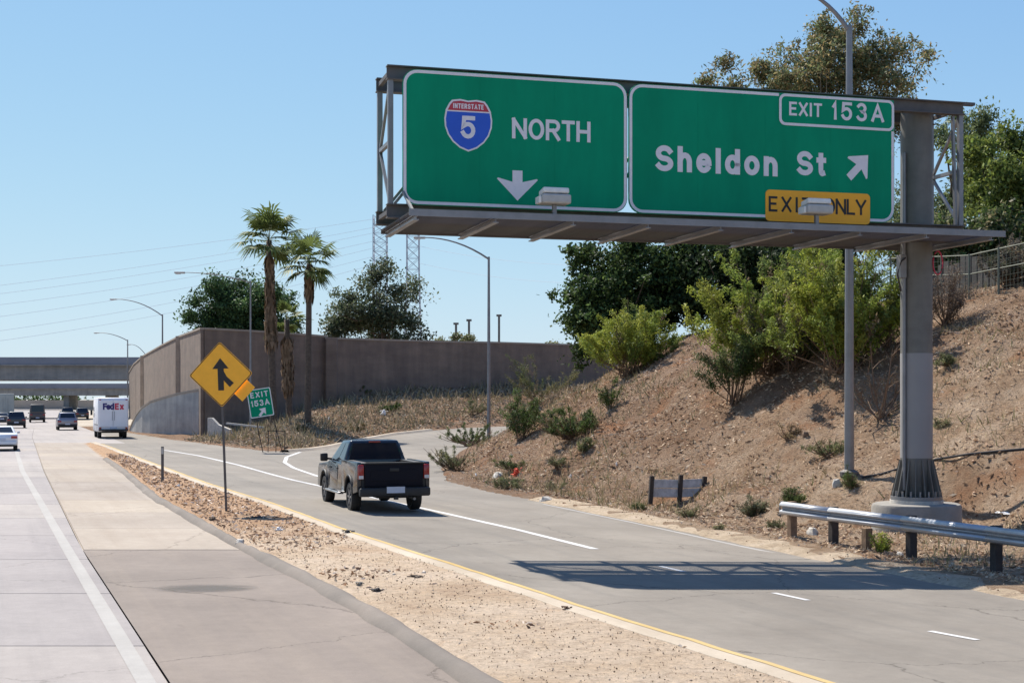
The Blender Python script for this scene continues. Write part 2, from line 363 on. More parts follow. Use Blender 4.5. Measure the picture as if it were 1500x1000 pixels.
def vnoise(X, Y, s, seed):
    rs = np.random.default_rng(seed).random((64, 64))
    u, v = np.asarray(X)/s+200., np.asarray(Y)/s+200.
    i, j = np.floor(u).astype(int), np.floor(v).astype(int); a, b = u-i, v-j; a = a*a*(3-2*a); b = b*b*(3-2*b)
    g = lambda p, q: rs[p % 64, q % 64]
    return (g(i, j)*(1-a)+g(i+1, j)*a)*(1-b)+(g(i, j+1)*(1-a)+g(i+1, j+1)*a)*b - .5
def road_z(X, Y):
    """surface of the paving: cross fall on the slip road, exit road climbing away"""
    d = np.clip((X-fx(KERB, Y))*.925, 0, 8.2)
    z = -.034*d*(1-sst(Y, 55, 85))
    rise = .9*sst(Y, 86, 122)*sst(X, -17, -9)
    return z+rise
def land(X, Y, rough=True):
    X = np.asarray(X, float); Y = np.asarray(Y, float)
    base = road_z(X, Y)
    # embankment on the right
    dt = seg_dist(X, Y, TOEP)*np.where(X > fx(TOE, Y), 1, -1)
    dp = np.clip(dt, 0, None)
    rise = .60*dp*dp/(dp+1.0)
    crest = 6.35+np.clip((X-9)*.11, -1.2, 1.0)
    k = .45; rise = -k*np.log(np.exp(-np.clip(rise, 0, 30)/k)+np.exp(-crest/k))+k*np.log1p(np.exp(-crest/k))
    rise = np.where(dp > 0, np.maximum(rise, 0), 0)
    # island beyond the exit road
    fy = np.interp(X, FARA[:, 0], FARA[:, 1])
    di = seg_dist(X, Y, FAR)*np.where(Y > fy, 1, -1)
    ri = np.minimum(.20*np.clip(di, 0, None), 3.5)*sst(X, -27, -13)
    hill = (X > fx(TOE, Y))
    z = base + np.where(hill, rise, ri)
    # signed distance outside the paving
    xr = X-fx(REDGE, Y); xk = X-fx(KERB, Y); xd = X-fx(DIKE, Y)
    dr = seg_dist(X, Y, REDGEP); dk = seg_dist(X, Y, KERBP); dd = seg_dist(X, Y, DIKEP)
    out = np.where((xr > 0), dr, -dr)
    gore = np.where((xk < 0) & (xd > 0) & (Y < 97), np.minimum(dk, dd), -9)
    out = np.maximum(out, gore)
    out = np.where((X > -200) & (di > 0), di, out)
    far_off = (X < fx(SEAM, Y)-24); out = np.where(far_off, (fx(SEAM, Y)-24-X), out)
    z = z + np.clip(out*.6, -.10, .07)
    if rough:
        a = np.clip(out, 0, 3)/3*np.where(hill, 1., .35)*np.where(gore > 0, .45, 1.)
        z = z + a*(.50*vnoise(X, Y, 2.7, 3)+.34*vnoise(X, Y, 1.1, 4)+.7*vnoise(X, Y, 7., 5)*np.where(hill, 1, .4)+.20*vnoise(X, Y, .55, 9))
    ped = np.hypot(X-9.66, Y-33.43); z = np.where(ped < 3.5, z*sst(ped, 1.5, 3.5)+(-.12)*(1-sst(ped, 1.5, 3.5)), z)
    return z
def lz(x, y): return float(land(np.array([x]), np.array([y]))[0])
def hit(px, py):
    """point of the land seen at a photo pixel"""
    Y = np.arange(12., 260., .1); X = (px-CX)/F*Y; z = H-(py-HZ)/F*Y
    h = land(X, Y); i = np.argmax(z <= h)
    if z[i] > h[i]: i = len(Y)-1
    return Vector((X[i], Y[i], h[i]))
def at(px, py, Y): return Vector(((px-CX)/F*Y, Y, H-(py-HZ)/F*Y))

def axis(parts):
    out = []
    for a, b, s in parts: out.extend(np.arange(a, b, s))
    out.append(parts[-1][1]); return np.array(out)
xs = axis([(-9000, -1200, 1500), (-1200, -200, 100), (-200, -40, 6), (-40, -20, .8), (-20, 36, .3), (36, 60, 2), (60, 200, 10), (200, 1200, 100), (1200, 9000, 1500)])
ys = axis([(-80, -20, 3), (-20, 6, .6), (6, 75, .3), (75, 150, .8), (150, 300, 5), (300, 1200, 60), (1200, 15000, 1500)])
GX, GY = np.meshgrid(xs, ys); GZ = land(GX, GY)
nx, ny = len(xs), len(ys)
gi = np.arange(nx*ny).reshape(ny, nx)
gf = np.stack([gi[:-1, :-1], gi[:-1, 1:], gi[1:, 1:], gi[1:, :-1]], -1).reshape(-1, 4)
ground = np_obj('ground', np.stack([GX, GY, GZ], -1).reshape(-1, 3), gf, M['soil'], smooth=True)
tag(ground, kind='structure')
ground.data.materials.append(M['gore_soil']); ground.data.materials.append(M['far_ground'])
cx = GX[:-1, :-1].ravel(); cy = GY[:-1, :-1].ravel()
mi = np.zeros(len(gf), np.int32)
mi[(cx < fx(KERB, cy)+1) & (cy < 100)] = 1
mi[(np.abs(cx) > 190) | (cy > 158) | (cy < -30)] = 2
ground.data.polygons.foreach_set('material_index', mi)

def strip(name, left, right, y0, y1, step, ncol, mat, dz=0., parent=None, kind='structure', zf=road_z, thick=0.):
    Ys = []; y = y0
    while y < y1: Ys.append(y); y += step if y < 80 else step*3
    Ys.append(y1); Ys = np.array(Ys)
    l = left(Ys) if callable(left) else fx(left, Ys); r = right(Ys) if callable(right) else fx(right, Ys)
    t = np.linspace(0, 1, ncol+1)
    X = l[:, None]*(1-t)+r[:, None]*t; Y = np.repeat(Ys[:, None], ncol+1, 1); Z = zf(X, Y)+dz
    n = ncol+1; g = np.arange(len(Ys)*n).reshape(-1, n)
    f = np.stack([g[:-1, :-1], g[:-1, 1:], g[1:, 1:], g[1:, :-1]], -1).reshape(-1, 4)
    o = np_obj(name, np.stack([X, Y, Z], -1).reshape(-1, 3), f, mat, parent)
    if parent is None: tag(o, kind=kind)
    return o
# slip road, with the merge and the exit road on the same sheet
ramp = strip('slip_road', lambda y: fx(KERB, y)+.0, lambda y: fx(REDGE, y)+1.0, -55, 134, .8, 14, M['ramp_asphalt'])
# freeway: bedding sheet, then lane slabs on it
bed = strip('freeway', lambda y: fx(SEAM, y)-26, lambda y: fx(SEAM, y)+.0, -55, 700, 2., 4, M['freeway'], dz=-.02)
strip('merge_lane', lambda y: fx(SEAM, y)+.004, lambda y: fx(KERB, y)+2, 96, 700, 2., 4, M['freeway'], dz=.004, parent=bed)
def slab(off0, off1, ya, yb, mat, parent, z=.012):
    gap = .018
    def P(off, y): return (float(fx(SEAM, y))+off, y)
    q = [P(off0+gap, ya+gap), P(off1-gap, ya+gap), P(off1-gap, yb-gap), P(off0+gap, yb-gap)]
    b = MB(); b.add([(x, y, z) for x, y in q]+[(x, y, z-.04) for x, y in q], [(0, 1, 2, 3), (0, 4, 5, 1), (1, 5, 6, 2), (2, 6, 7, 3), (3, 7, 4, 0)])
    return b.build('concrete_slab', mat, parent)
LW = 3.95    # lane width measured along x
ysl = -6.0; rowi = 0
ys_ = []
while ysl < 150: ys_.append(ysl); ysl += 4.6
for i in range(len(ys_)-1):
    for k in range(4):
        if ys_[i] > 100 and k > 2: continue
        sk = -.35*0
        slab(-(k+1)*LW, -k*LW, ys_[i], ys_[i+1], M['freeway'], bed, .012)
shoulder = strip('shoulder', lambda y: fx(SEAM, y)+.01, lambda y: fx(DIKE, y)+.1, -55, 27.9, 1., 6, M['shoulder_asphalt'], dz=.006)
shc = strip('concrete_shoulder', lambda y: fx(SEAM, y)+.01, lambda y: fx(DIKE, y)+.1, 27.9, 97, 1., 4, M['shoulder_concrete'], dz=-.01)
y = 27.92
while y < 95:
    y2 = min(y+4.6, 97)
    b = MB(); g_ = .012
    for q in [[(fx(SEAM, y+g_)+.03, y+g_), (fx(DIKE, y+g_)-.05, y+g_), (fx(DIKE, y2-g_)-.05, y2-g_), (fx(SEAM, y2-g_)+.03, y2-g_)]]:
        b.add([(a, c, .010) for a, c in q]+[(a, c, -.03) for a, c in q], [(0, 1, 2, 3), (0, 4, 5, 1), (1, 5, 6, 2), (2, 6, 7, 3), (3, 7, 4, 0)])
    b.build('concrete_slab', M['shoulder_concrete'], shc); y = y2

def sweep(name, line, prof, y0, y1, step, mat, parent=None, side=1, wob=0., zf=road_z, dz=0.):
    """prof: [(offset to the right of the line, z)]"""
    Ys = np.arange(y0, y1+.001, step); V = []; n = len(prof)
    for j, y in enumerate(Ys):
        x = float(fx(line, y)); t = Vector((float(fx(line, y+.5)-fx(line, y-.5)), 1, 0)).normalized(); nrm = Vector((t.y, -t.x, 0))
        w = 1+wob*(float(vnoise(x, y, .9, 21))*2); w2 = 1+wob*float(vnoise(x, y, .5, 22))*2
        zb = float(zf(x, y))+dz
        for o_, z_ in prof:
            p = Vector((x, y, 0))+nrm*o_*w; V.append((p.x, p.y, zb+z_*(w2 if z_ > .03 else 1)))
    Fc = []
    for j in range(len(Ys)-1):
        for i in range(n-1): Fc.append((j*n+i, j*n+i+1, (j+1)*n+i+1, (j+1)*n+i))
    o = MB().add(V, Fc).build(name, mat, parent, smooth='auto')
    if parent is None: tag(o, kind='structure')
    return o
sweep('asphalt_dike', DIKE, [(-.19, -.03), (-.15, .03), (-.07, .09), (0, .11), (.08, .09), (.14, .05), (.20, -.0)], -20, 70, .35, M['dike'], wob=.28)
sweep('kerb', KERB, [(-.40, -.02), (-.36, .075), (-.06, .095), (0, .085), (.035, .0), (.04, -.03)], -20, 96, .5, M['kerb'], wob=.07)
sweep('yellow_edge_line', KERB, [(-.115, .0965), (-.06, .0995), (.0, .0895), (.041, .004)], -20, 92, .5, M['yellow_paint'], wob=.07)
sweep('gutter', REDGE, [(-.18, .004), (-.02, .035), (.25, .075), (.6, .07), (.9, -.02)], -10, 46, .3, M['edge_spill'], wob=.5)
sweep('gutter', [(0, 0)] and L([(x, y) for x, y in [(80.5, -13.2), (83, -12.1), (88, -11.6), (95, -11.15), (103, -8.9), (108, -6.5)]]), [(-.2, .0), (0, .14), (.3, .14), (.45, .0)], 80.5, 108, .5, M['kerb'])
# painted lines, drawn through points read on the ground
def gpt(px, py, z=None):
    X = Y = None; zz = 0.
    for _ in range(6):
        Y = (H-zz)*F/(py-HZ); X = (px-CX)/F*Y; zz = float(road_z(X, Y))
    return X, Y
def paint(name, pts, w, mat, dz=.006, world=False, parent=None):
    P = [p if world else gpt(*p) for p in pts]
    Q = []
    for (a, b) in zip(P[:-1], P[1:]):
        n = max(1, int(math.hypot(b[0]-a[0], b[1]-a[1])/1.0))
        Q += [(a[0]+(b[0]-a[0])*i/n, a[1]+(b[1]-a[1])*i/n) for i in range(n)]
    Q.append(P[-1]); V = []
    for i, p in enumerate(Q):
        a, b = Q[max(i-1, 0)], Q[min(i+1, len(Q)-1)]; t = Vector((b[0]-a[0], b[1]-a[1])).normalized(); n = Vector((t.y, -t.x))*w/2
        for s in (-1, 1):
            x, y = p[0]+n.x*s, p[1]+n.y*s; V.append((x, y, float(road_z(x, y))+dz))
    o = MB().add(V, [(2*i, 2*i+1, 2*i+3, 2*i+2) for i in range(len(Q)-1)]).build(name, mat, parent)
    if parent is None: tag(o, kind='structure')
    return o
paint('lane_line', [(872, 804), (760, 776), (645, 750), (540, 727), (430, 703), (350, 681), (290, 667), (240, 659)], .2, M['white_paint'])
paint('gore_line', [(560, 716), (465, 697), (430, 685), (417, 677), (420, 669), (440, 662)], .2, M['white_paint'])
for a, b in (((967, 829), (1002, 837)), ((1133, 868), (1184, 879)), ((1362, 924), (1432, 937))): paint('lane_dash', [a, b], .12, M['white_paint'])
paint('lane_dash', [(1660, 985), (1760, 1012)], .12, M['white_paint'])
sweep('edge_line', REDGE, [(-.42, 0), (-.31, 0)], -10, 44, .5, M['faded_paint'], dz=.006)
paint('edge_line', [(1.75-.22+3.5, -14), (1.42, 0), (-3.87, 14.8), (-8.9, 28), (-20.5, 58.6), (-40, 112)], .20, M['faded_paint'], dz=.017, world=True)
for k in (1, 2, 3):
    for j in range(14):
        ya = 6+j*11.; P = [(float(fx(SEAM, q))-k*LW, q) for q in (ya, ya+3.)]
        paint('lane_dash', P, .11, M['faded_paint'], dz=.017, world=True)
# dark tyre scuff on the shoulder
m, n_, l_, p_ = new_mat('oil_scuff')
g_ = n_.new('ShaderNodeTexCoord'); mp = n_.new('ShaderNodeMapping'); l_.new(g_.outputs['Generated'], mp.inputs[0])
mp.inputs['Location'].default_value = (-1, -1, 0); mp.inputs['Scale'].default_value = (2, 2, 0)
gr = n_.new('ShaderNodeTexGradient'); gr.gradient_type = 'SPHERICAL'; l_.new(mp.outputs[0], gr.inputs[0])
ns = noise(n_, l_, 2.2, 8, .85, g_.outputs['Object'], (1., 5, 1))
mm = n_.new('ShaderNodeMath'); mm.operation = 'MULTIPLY'; l_.new(gr.outputs['Fac'], mm.inputs[0]); l_.new(ns.outputs[0], mm.inputs[1])
rr = ramp_node(n_, [(.20, (0, 0, 0)), (.36, (.55, .55, .55))]); l_.new(mm.outputs[0], rr.inputs[0])
tr = n_.new('ShaderNodeBsdfTransparent'); ms = n_.new('ShaderNodeMixShader'); l_.new(rr.outputs[0], ms.inputs[0]); l_.new(tr.outputs[0], ms.inputs[1]); l_.new(p_.outputs[0], ms.inputs[2])
l_.new(ms.outputs[0], n_['Material Output'].inputs[0]); p_.inputs['Base Color'].default_value = (.06, .055, .05, 1); p_.inputs['Roughness'].default_value = .8
sx0, sy0 = gpt(300, 862)
scuff = MB().add([(-1.5, -.9, 0), (1.5, -.9, 0), (1.5, .9, 0), (-1.5, .9, 0)], [(0, 1, 2, 3)]).build('skid_mark', m, loc=(sx0, sy0, .011)); tag(scuff, kind='structure')

# ------------------------------------------------------------------ lettering: even-stroke road-sign letters
def arc(cx_, cy_, rx, ry, a0, a1, n=9):
    return [(cx_+rx*math.cos(R(a0+(a1-a0)*i/(n-1))), cy_+ry*math.sin(R(a0+(a1-a0)*i/(n-1)))) for i in range(n)]
GL = {
 'N': (.74, [[(0, 0), (0, 1)], [(0, 1), (1, 0)], [(1, 0), (1, 1)]]),
 'O': (.78, ['c']+[arc(.5, .5, .5, .5, 0, 348, 30)]),
 'R': (.72, [[(0, 0), (0, 1)], [(0, 1), (.6, 1)]+arc(.62, .74, .38, .26, 85, -85, 8)+[(.6, .48), (0, .48)], [(.5, .48), (1, 0)]]),
 'T': (.66, [[(0, 1), (1, 1)], [(.5, 1), (.5, 0)]]),
 'H': (.72, [[(0, 0), (0, 1)], [(1, 0), (1, 1)], [(0, .5), (1, .5)]]),
 'E': (.62, [[(1, 1), (0, 1), (0, 0), (1, 0)], [(0, .52), (.85, .52)]]),
 'F': (.62, [[(1, 1), (0, 1), (0, 0)], [(0, .52), (.85, .52)]]),
 'X': (.72, [[(0, 0), (1, 1)], [(0, 1), (1, 0)]]),
 'I': (.16, [[(0.5, 0), (.5, 1)]]),
 'A': (.80, [[(0, 0), (.5, 1), (1, 0)], [(.18, .30), (.82, .30)]]),
 'L': (.60, [[(0, 1), (0, 0), (1, 0)]]),
 'Y': (.76, [[(0, 1), (.5, .45), (1, 1)], [(.5, .45), (.5, 0)]]),
 'S': (.74, [arc(.5, .745, .47, .255, 28, 270, 18)+arc(.5, .245, .5, .245, 84, -152, 18)]),
 '1': (.30, [[(0, .78), (.8, 1), (.8, 0)]]),
 '5': (.68, [[(.95, 1), (.12, 1), (.05, .55)]+arc(.47, .33, .5, .34, 125, -155, 14)]),
 '3': (.66, [arc(.47, .76, .45, .25, 150, -80, 10)+arc(.47, .26, .5, .27, 85, -155, 12)]),
 'h': (.60, [[(0, 0), (0, 1.0)], [(0, .38)]+arc(.5, .38, .5, .32, 170, 0, 9)+[(1, 0)]]),
 'n': (.60, [[(0, 0), (0, .72)], [(0, .38)]+arc(.5, .38, .5, .32, 170, 0, 9)+[(1, 0)]]),
 'e': (.64, [[(.05, .36), (.95, .36)], arc(.5, .355, .5, .355, 0, 318, 26)]),
 'l': (.17, [[(.5, 0), (.5, 1)]]),
 'd': (.64, [[(1, 0), (1, 1)], arc(.5, .355, .5, .355, 8, 352, 28)]),
 'o': (.66, ['c']+[arc(.5, .355, .5, .355, 0, 348, 30)]),
 't': (.44, [[(.42, .95), (.42, .2)]+arc(.72, .18, .3, .18, 180, 290, 6), [(0, .70), (1, .70)]]),
 'x': (.60, [[(0, 0), (1, .72)], [(0, .72), (1, 0)]]),
}
def letter_mb(ch, h, sw, wide=1.):
    """letter standing in the xz plane, facing -y, origin at its lower left"""
    w, strokes = GL[ch]; w = max(w*wide, sw); b = MB(); closed = False; k = 0
    for s in strokes:
        if isinstance(s, str): closed = True; continue
        cw = (w-sw)
        P = [Vector((sw/2+x*cw if w > sw*1.05 else w/2, sw/2+y*(1-sw)))*h for x, y in s]
        hw = sw*h/2; n = len(P); Lf = []; Rt = []
        for i in range(n):
            a = P[i-1] if (i > 0 or closed) else None; c = P[(i+1) % n] if (i < n-1 or closed) else None
            d1 = (P[i]-a).normalized() if a is not None else None; d2 = (c-P[i]).normalized() if c is not None else None
            if d1 is None: d1 = d2
            if d2 is None: d2 = d1
            t = (d1+d2)
            t = t.normalized() if t.length > 1e-4 else d1
            nn = Vector((-t.y, t.x)); m1 = Vector((-d1.y, d1.x)); sc_ = min(1/max(nn.dot(m1), .35), 2.2)
            q = P[i]
            if not closed and i == 0: q = q-d2*hw*(1 if ch not in 'XAYNx' else .9)
            if not closed and i == n-1: q = q+d1*hw*(1 if ch not in 'XAYNx' else .9)
            Lf.append(q+nn*hw*sc_); Rt.append(q-nn*hw*sc_)
        f0 = -.003-.0006*k; k += 1
        V = []
        for i in range(n): V += [(Lf[i].x, f0, Lf[i].y), (Rt[i].x, f0, Rt[i].y), (Lf[i].x, .0, Lf[i].y), (Rt[i].x, .0, Rt[i].y)]
        Fc = []
        for i in range(n if closed else n-1):
            a, c = 4*i, 4*((i+1) % n); Fc += [(a, a+1, c+1, c), (a, c, c+2, a+2), (a+1, a+3, c+3, c+1)]
        if not closed: Fc += [(0, 2, 3, 1), (4*(n-1), 4*(n-1)+1, 4*(n-1)+3, 4*(n-1)+2)]
        b.add(V, Fc)
    return b, w*h
def write(text, x0, x1, z, h, sw, mat, parent, y=0., gap=None, name='letter', wide=1.):
    """fit text between x0 and x1 on a panel face; one mesh per letter"""
    ws = [(.42 if c == ' ' else max(GL[c][0]*wide, sw))*h for c in text]
    n = len(text)-1; gap = (x1-x0-sum(ws))/max(n, 1); x = x0
    for c, w in zip(text, ws):
        if c != ' ':
            b, _ = letter_mb(c, h, sw, wide); b.build(name if c.isalpha() else 'numeral', mat, parent, loc=(x, y, z))
        x += w+gap
def rrect(x0, x1, z0, z1, r, n=6, corners=(1, 1, 1, 1)):
    out = []
    for (cx_, cz_, a, on, kx, kz) in ((x1, z1, 0, corners[0], -1, -1), (x0, z1, 90, corners[1], 1, -1), (x0, z0, 180, corners[2], 1, 1), (x1, z0, 270, corners[3], -1, 1)):
        if on:
            for i in range(n+1):
                t = R(a+90*i/n); out.append((cx_+kx*r+r*math.cos(t), cz_+kz*r+r*math.sin(t)))
        else: out.append((cx_, cz_))
    return out
def ring(b, outer, inner, y0, y1):
    n = len(outer)
    V = [(x, y0, z) for x, z in outer]+[(x, y0, z) for x, z in inner]+[(x, y1, z) for x, z in outer]+[(x, y1, z) for x, z in inner]
    Fc = []
    for i in range(n):
        j = (i+1) % n; Fc += [(i, j, n+j, n+i), (i, 2*n+i, 2*n+j, j), (n+i, n+j, 3*n+j, 3*n+i)]
    return b.add(V, Fc)
def plate(poly, y0, y1):
    b = MB(); b.prism(poly, lambda x, z: (x, y0, z), (0, y1-y0, 0)); return b

# ------------------------------------------------------------------ the overhead sign gantry
GP = Vector((9.66, 33.43, -.05)); GYAW = math.atan2(.27, .963)
gan = thing('sign_gantry', 'tall steel cantilever gantry carrying the two green overhead freeway signs beside the slip road', 'sign gantry', GP, GYAW)
gi_ = Matrix.Rotation(-GYAW, 3, 'Z')
SY = -.95                                   # local y of the sign faces
def sg(px, py, ly=SY):
    """photo pixel -> (local x, local z) on the plane local y = ly"""
    d = gi_ @ Vector(((px-CX)/F, 1, -(py-HZ)/F)); o = gi_ @ (Vector((0, 0, H))-GP)
    t = (ly-o.y)/d.y; p = o+d*t; return p.x, p.z
# pedestal, base flange, gussets, column
MB().lathe([(1.02, -.6), (1.02, .50), (.99, .56), (.94, .58)], n=36, sx=1.05, sy=.95).build('pedestal', M['concrete'], gan, smooth='auto')
MB().lathe([(.62, .57), (.62, .66)], n=32).build('grout_pad', M['stone'], gan, smooth='auto')
MB().lathe([(.60, .66), (.60, .75)], n=32).build('base_flange', M['galv'], gan, smooth='auto')
for k in range(16):
    a = 2*math.pi*(k+.5)/16; c, s = math.cos(a), math.sin(a)
    b = MB(); b.prism([(.37, .75), (.585, .75), (.585, .80), (.395, 1.62), (.37, 1.62)], lambda r, z, c=c, s=s: (r*c-.012*s*-1, r*s-.012*c, z), (-.024*s, .024*c, 0))
    b.build('gusset', M['column_steel'], gan)
    a2 = a+math.pi/16
    MB().tube([(.53*math.cos(a2), .53*math.sin(a2), .75), (.53*math.cos(a2), .53*math.sin(a2), .88)], .03, 6).build('anchor_bolt', M['galv'], gan)
MB().lathe([(.372, .75), (.372, 10.02)], n=40).build('column', M['column_steel'], gan, smooth='auto')
MB().lathe([(.376, 1.66), (.376, 4.15)], n=40).build('paint_patch', M['column_patch'], gan, smooth='auto')
MB().lathe([(.44, 10.02), (.44, 10.06)], n=32).build('column_cap', M['galv_dull'], gan, smooth='auto')
conduit = MB().tube([(-.40, -.12, .9), (-.40, -.12, 4.3), (-.40, -.12, 8.9)], .045, 8).build('conduit', M['galv'], gan, smooth='auto')
MB().box((-.46, -.1, 6.2), (.16, .2, .55)).build('junction_box', M['galv'], gan, bevel=.01)
MB().tube([(-.42, -.2, 6.4), (-.62, -.35, 6.3), (-.75, -.4, 6.0), (-.6, -.3, 5.6)], .02, 6).build('loose_cable', M['rubber_scrap'], gan, smooth=True)
MB().tube([(.42+.13*math.cos(t), -.25, 6.3+.28*math.sin(t)) for t in [2*math.pi*i/14 for i in range(15)]], .018, 6).build('loose_cable', M['logo_red'], gan, smooth=True)
TL, TR = sg(566, 200, -.60)[0], .86
Z0, Z1 = 7.0, 9.90
for yy in (-.62, .62):
    for zz, hh in ((Z1, .30), (Z0, .30)):
        b = MB(); x0, x1 = TL, TR
        b.box(((x0+x1)/2, yy, zz-hh/2+.013), (x1-x0, .2, .026)); b.box(((x0+x1)/2, yy, zz+hh/2-.013), (x1-x0, .2, .026)); b.box(((x0+x1)/2, yy, zz), (x1-x0, .02, hh-.052))
        b.build('chord_beam', M['galv_dull'], gan)
bays = 6; bx_ = [TL+.08+(TR-.16-TL)*i/bays for i in range(bays+1)]
for i, x in enumerate(bx_):
    for yy in (-.62, .62):
        MB().bar((x, yy, Z0+.15), (x, yy, Z1-.15), .11, .11).build('truss_post', M['galv'], gan)
    for zz in (Z0, Z1): MB().bar((x, -.52, zz), (x, .52, zz), .09, .09).build('cross_brace', M['galv_dull'], gan)
    if i in (0, bays):
        MB().bar((x, -.56, Z0+.2), (x, .56, (Z0+Z1)/2), .06, .06).build('diagonal_brace', M['galv'], gan)
        MB().bar((x, .56, (Z0+Z1)/2), (x, -.56, Z1-.2), .06, .06).build('diagonal_brace', M['galv'], gan)
        MB().bar((x, -.5, (Z0+Z1)/2), (x, .5, (Z0+Z1)/2), .08, .08).build('cross_brace', M['galv'], gan)
for i in range(bays):
    a, c = bx_[i], bx_[i+1]
    for yy in (-.62, .62):
        up = (i % 2 == 0)
        if i == bays-1: a = .5
        MB().bar((a+.1, yy+.03, (Z0 if up else Z1)+(.17 if up else -.17)), (c-.1, yy+.03, (Z1 if up else Z0)-(.17 if up else -.17)), .08, .06).build('diagonal_brace', M['galv'], gan)
# wide cap beams over the column
MB().box((.2, -.35, Z1+.19), (2.25, .14, .07)).build('cap_beam', M['galv_dull'], gan)
MB().box((.2, .35, Z1+.19), (2.25, .14, .07)).build('cap_beam', M['galv_dull'], gan)
for s in (-1, 1): MB().box((0, s*.45, Z0-.03), (1.1, .12, .24)).build('column_bracket', M['galv'], gan)
# walkway under the signs: brackets, grating, kick plates
WZ = 6.76
wl_, wr_ = sg(596, 305, -1.9)[0], sg(1464, 340, -1.9)[0]
for i in range(9):
    x = wl_+.15+(wr_-wl_-.5)*i/8
    b = MB(); b.box((x, -.55, WZ-.11), (.12, 3.1, .02)); b.box((x, -.55, WZ-.02), (.12, 3.1, .02)); b.box((x, -.55, WZ-.065), (.018, 3.1, .07))
    b.build('walkway_bracket', M['galv'], gan)
grate = MB().box(((wl_+wr_)/2, -2.05, WZ+.02), (wr_-wl_, .03, .035)).build('grating_bar', M['galv_dull'], gan)
for j in range(1, 30):
    share(grate, 'grating_bar', gan, (0, j*.104, 0))
MB().box(((wl_+wr_)/2, -2.12, WZ+.03), (wr_-wl_, .025, .14)).build('kick_plate', M['galv'], gan)
MB().box(((wl_+wr_)/2, 1.0, WZ-.0), (wr_-wl_, .03, .10)).build('kick_plate', M['galv_dull'], gan)
MB().bar((wl_+.1, -2.05, WZ+.05), (wl_+.1, -1.0, WZ+.6), .05, .05).build('railing_hinge', M['galv'], gan)
# green panels
ZT, ZB = 9.88+.05, 7.06+.05
xL, xM, xR = sg(590, 200)[0], sg(920, 210)[0], sg(1310, 230)[0]
def sign_panel(x0, x1):
    p = plate(rrect(x0, x1, ZB, ZT, .30), SY, SY+.05).build('sign_panel', M['green_sign'], gan)
    b = MB(); ring(b, rrect(x0+.012, x1-.012, ZB+.012, ZT-.012, .30), rrect(x0+.075, x1-.075, ZB+.075, ZT-.075, .24), SY-.004, SY); b.build('border', M['sign_white'], p)
    # extruded planks: fine raised seams and rear stiffeners
    n = 3 if x1-x0 < 5.5 else 4
    for i in range(1, n):
        x = x0+(x1-x0)*i/n
        MB().box((x, SY-.0015, (ZB+ZT)/2), (.012, .003, ZT-ZB-.18)).build('panel_seam', M['green_sign'], p)
    rv = MB()
    for i in range(1, 2*n):
        x = x0+(x1-x0)*(i+.0)/(2*n)
        for zz in (ZB+.5, ZB+1.4, ZT-.5): rv.lathe([(.012, 0), (.008, .004)], (x, 0, 0), 6) if False else rv.box((x, SY-.002, zz), (.022, .004, .022))
    tag(rv.build('rivet', M['green_sign'], p), kind='stuff')
    for zz in (ZB+.5, ZT-.5): MB().box(((x0+x1)/2, SY+.12, zz), (x1-x0-.2, .1, .12)).build('stiffener', M['galv_dull'], p)
    return p
pl = sign_panel(xL, xM-.02); pr = sign_panel(xM+.02, xR)
def txt(text, pxl, pxr, pyb, pyt, sw, mat, parent, ly=SY-.002, wide=1.):
    mx = (pxl+pxr)/2
    x0 = sg(pxl, pyb, ly)[0]; x1 = sg(pxr, pyb, ly)[0]; z0 = sg(mx, pyb, ly)[1]; z1 = sg(mx, pyt, ly)[1]
    write(text, x0, x1, z0, z1-z0, sw, mat, parent, ly, wide=wide)
txt('NORTH', 750, 865, 206, 175.5, .17, M['sign_white'], pl)
txt('Sheldon', 960, 1139, 254.5, 217, .215, M['sign_white'], pr)
txt('St', 1167, 1210, 257.5, 222, .215, M['sign_white'], pr)
def arrow(px, py, size, ang, parent, mat=M['sign_white'], long=1.):
    x, z = sg(px, py); c, s = math.cos(R(ang)), math.sin(R(ang))
    pts = [(0, -.5), (.52, .06), (.50, .17), (.115, .03), (.115, .5*long), (-.115, .5*long), (-.115, .03), (-.50, .17), (-.52, .06)]
    plate([(x+(p*c-q*s)*size, z+(p*s+q*c)*size) for p, q in pts], SY-.006, SY).build('arrow', mat, parent)
def down_arrow(parent):
    x, z = sg(758, 272)
    pts = [(0, -.32), (.45, .13), (.43, .155), (.11, .075), (.11, .32), (-.11, .32), (-.11, .075), (-.43, .155), (-.45, .13)]
    plate([(x+p, z+q) for p, q in pts], SY-.006, SY).build('arrow', M['sign_white'], parent)
down_arrow(pl)
x, z = sg(1256, 244)
pts = [(.27, .27), (.25, -.26), (.22, -.28), (.10, -.06), (-.16, -.33), (-.28, -.20), (-.03, .05), (-.25, .18), (-.23, .22)]
plate([(x+p, z+q) for p, q in pts], SY-.006, SY).build('arrow', M['sign_white'], pr)
# interstate shield
sx_, sz_ = sg(686, 184)
def shield_pts(k):
    P = [(-.34, .50), (-.17, .525), (0, .50), (.17, .525), (.34, .50)]
    Rr = [(.40, .43), (.47, .30), (.50, .12), (.49, -.03), (.43, -.20), (.33, -.34), (.18, -.46), (0, -.53)]
    Q = P+Rr+[(-a, c) for a, c in Rr[:-1][::-1]]
    return [(sx_+a*k, sz_+c*k) for a, c in Q]
shd = plate(shield_pts(1.04), SY-.008, SY-.001).build('route_shield', M['sign_white'], gan)
def clipz(poly, zc, keep_low):
    out = []
    for i in range(len(poly)):
        a, c = poly[i], poly[(i+1) % len(poly)]
        ia = (a[1] < zc) == keep_low; ic = (c[1] < zc) == keep_low
        if ia: out.append(a)
        if ia != ic:
            t = (zc-a[1])/(c[1]-a[1]); out.append((a[0]+(c[0]-a[0])*t, zc))
    return out
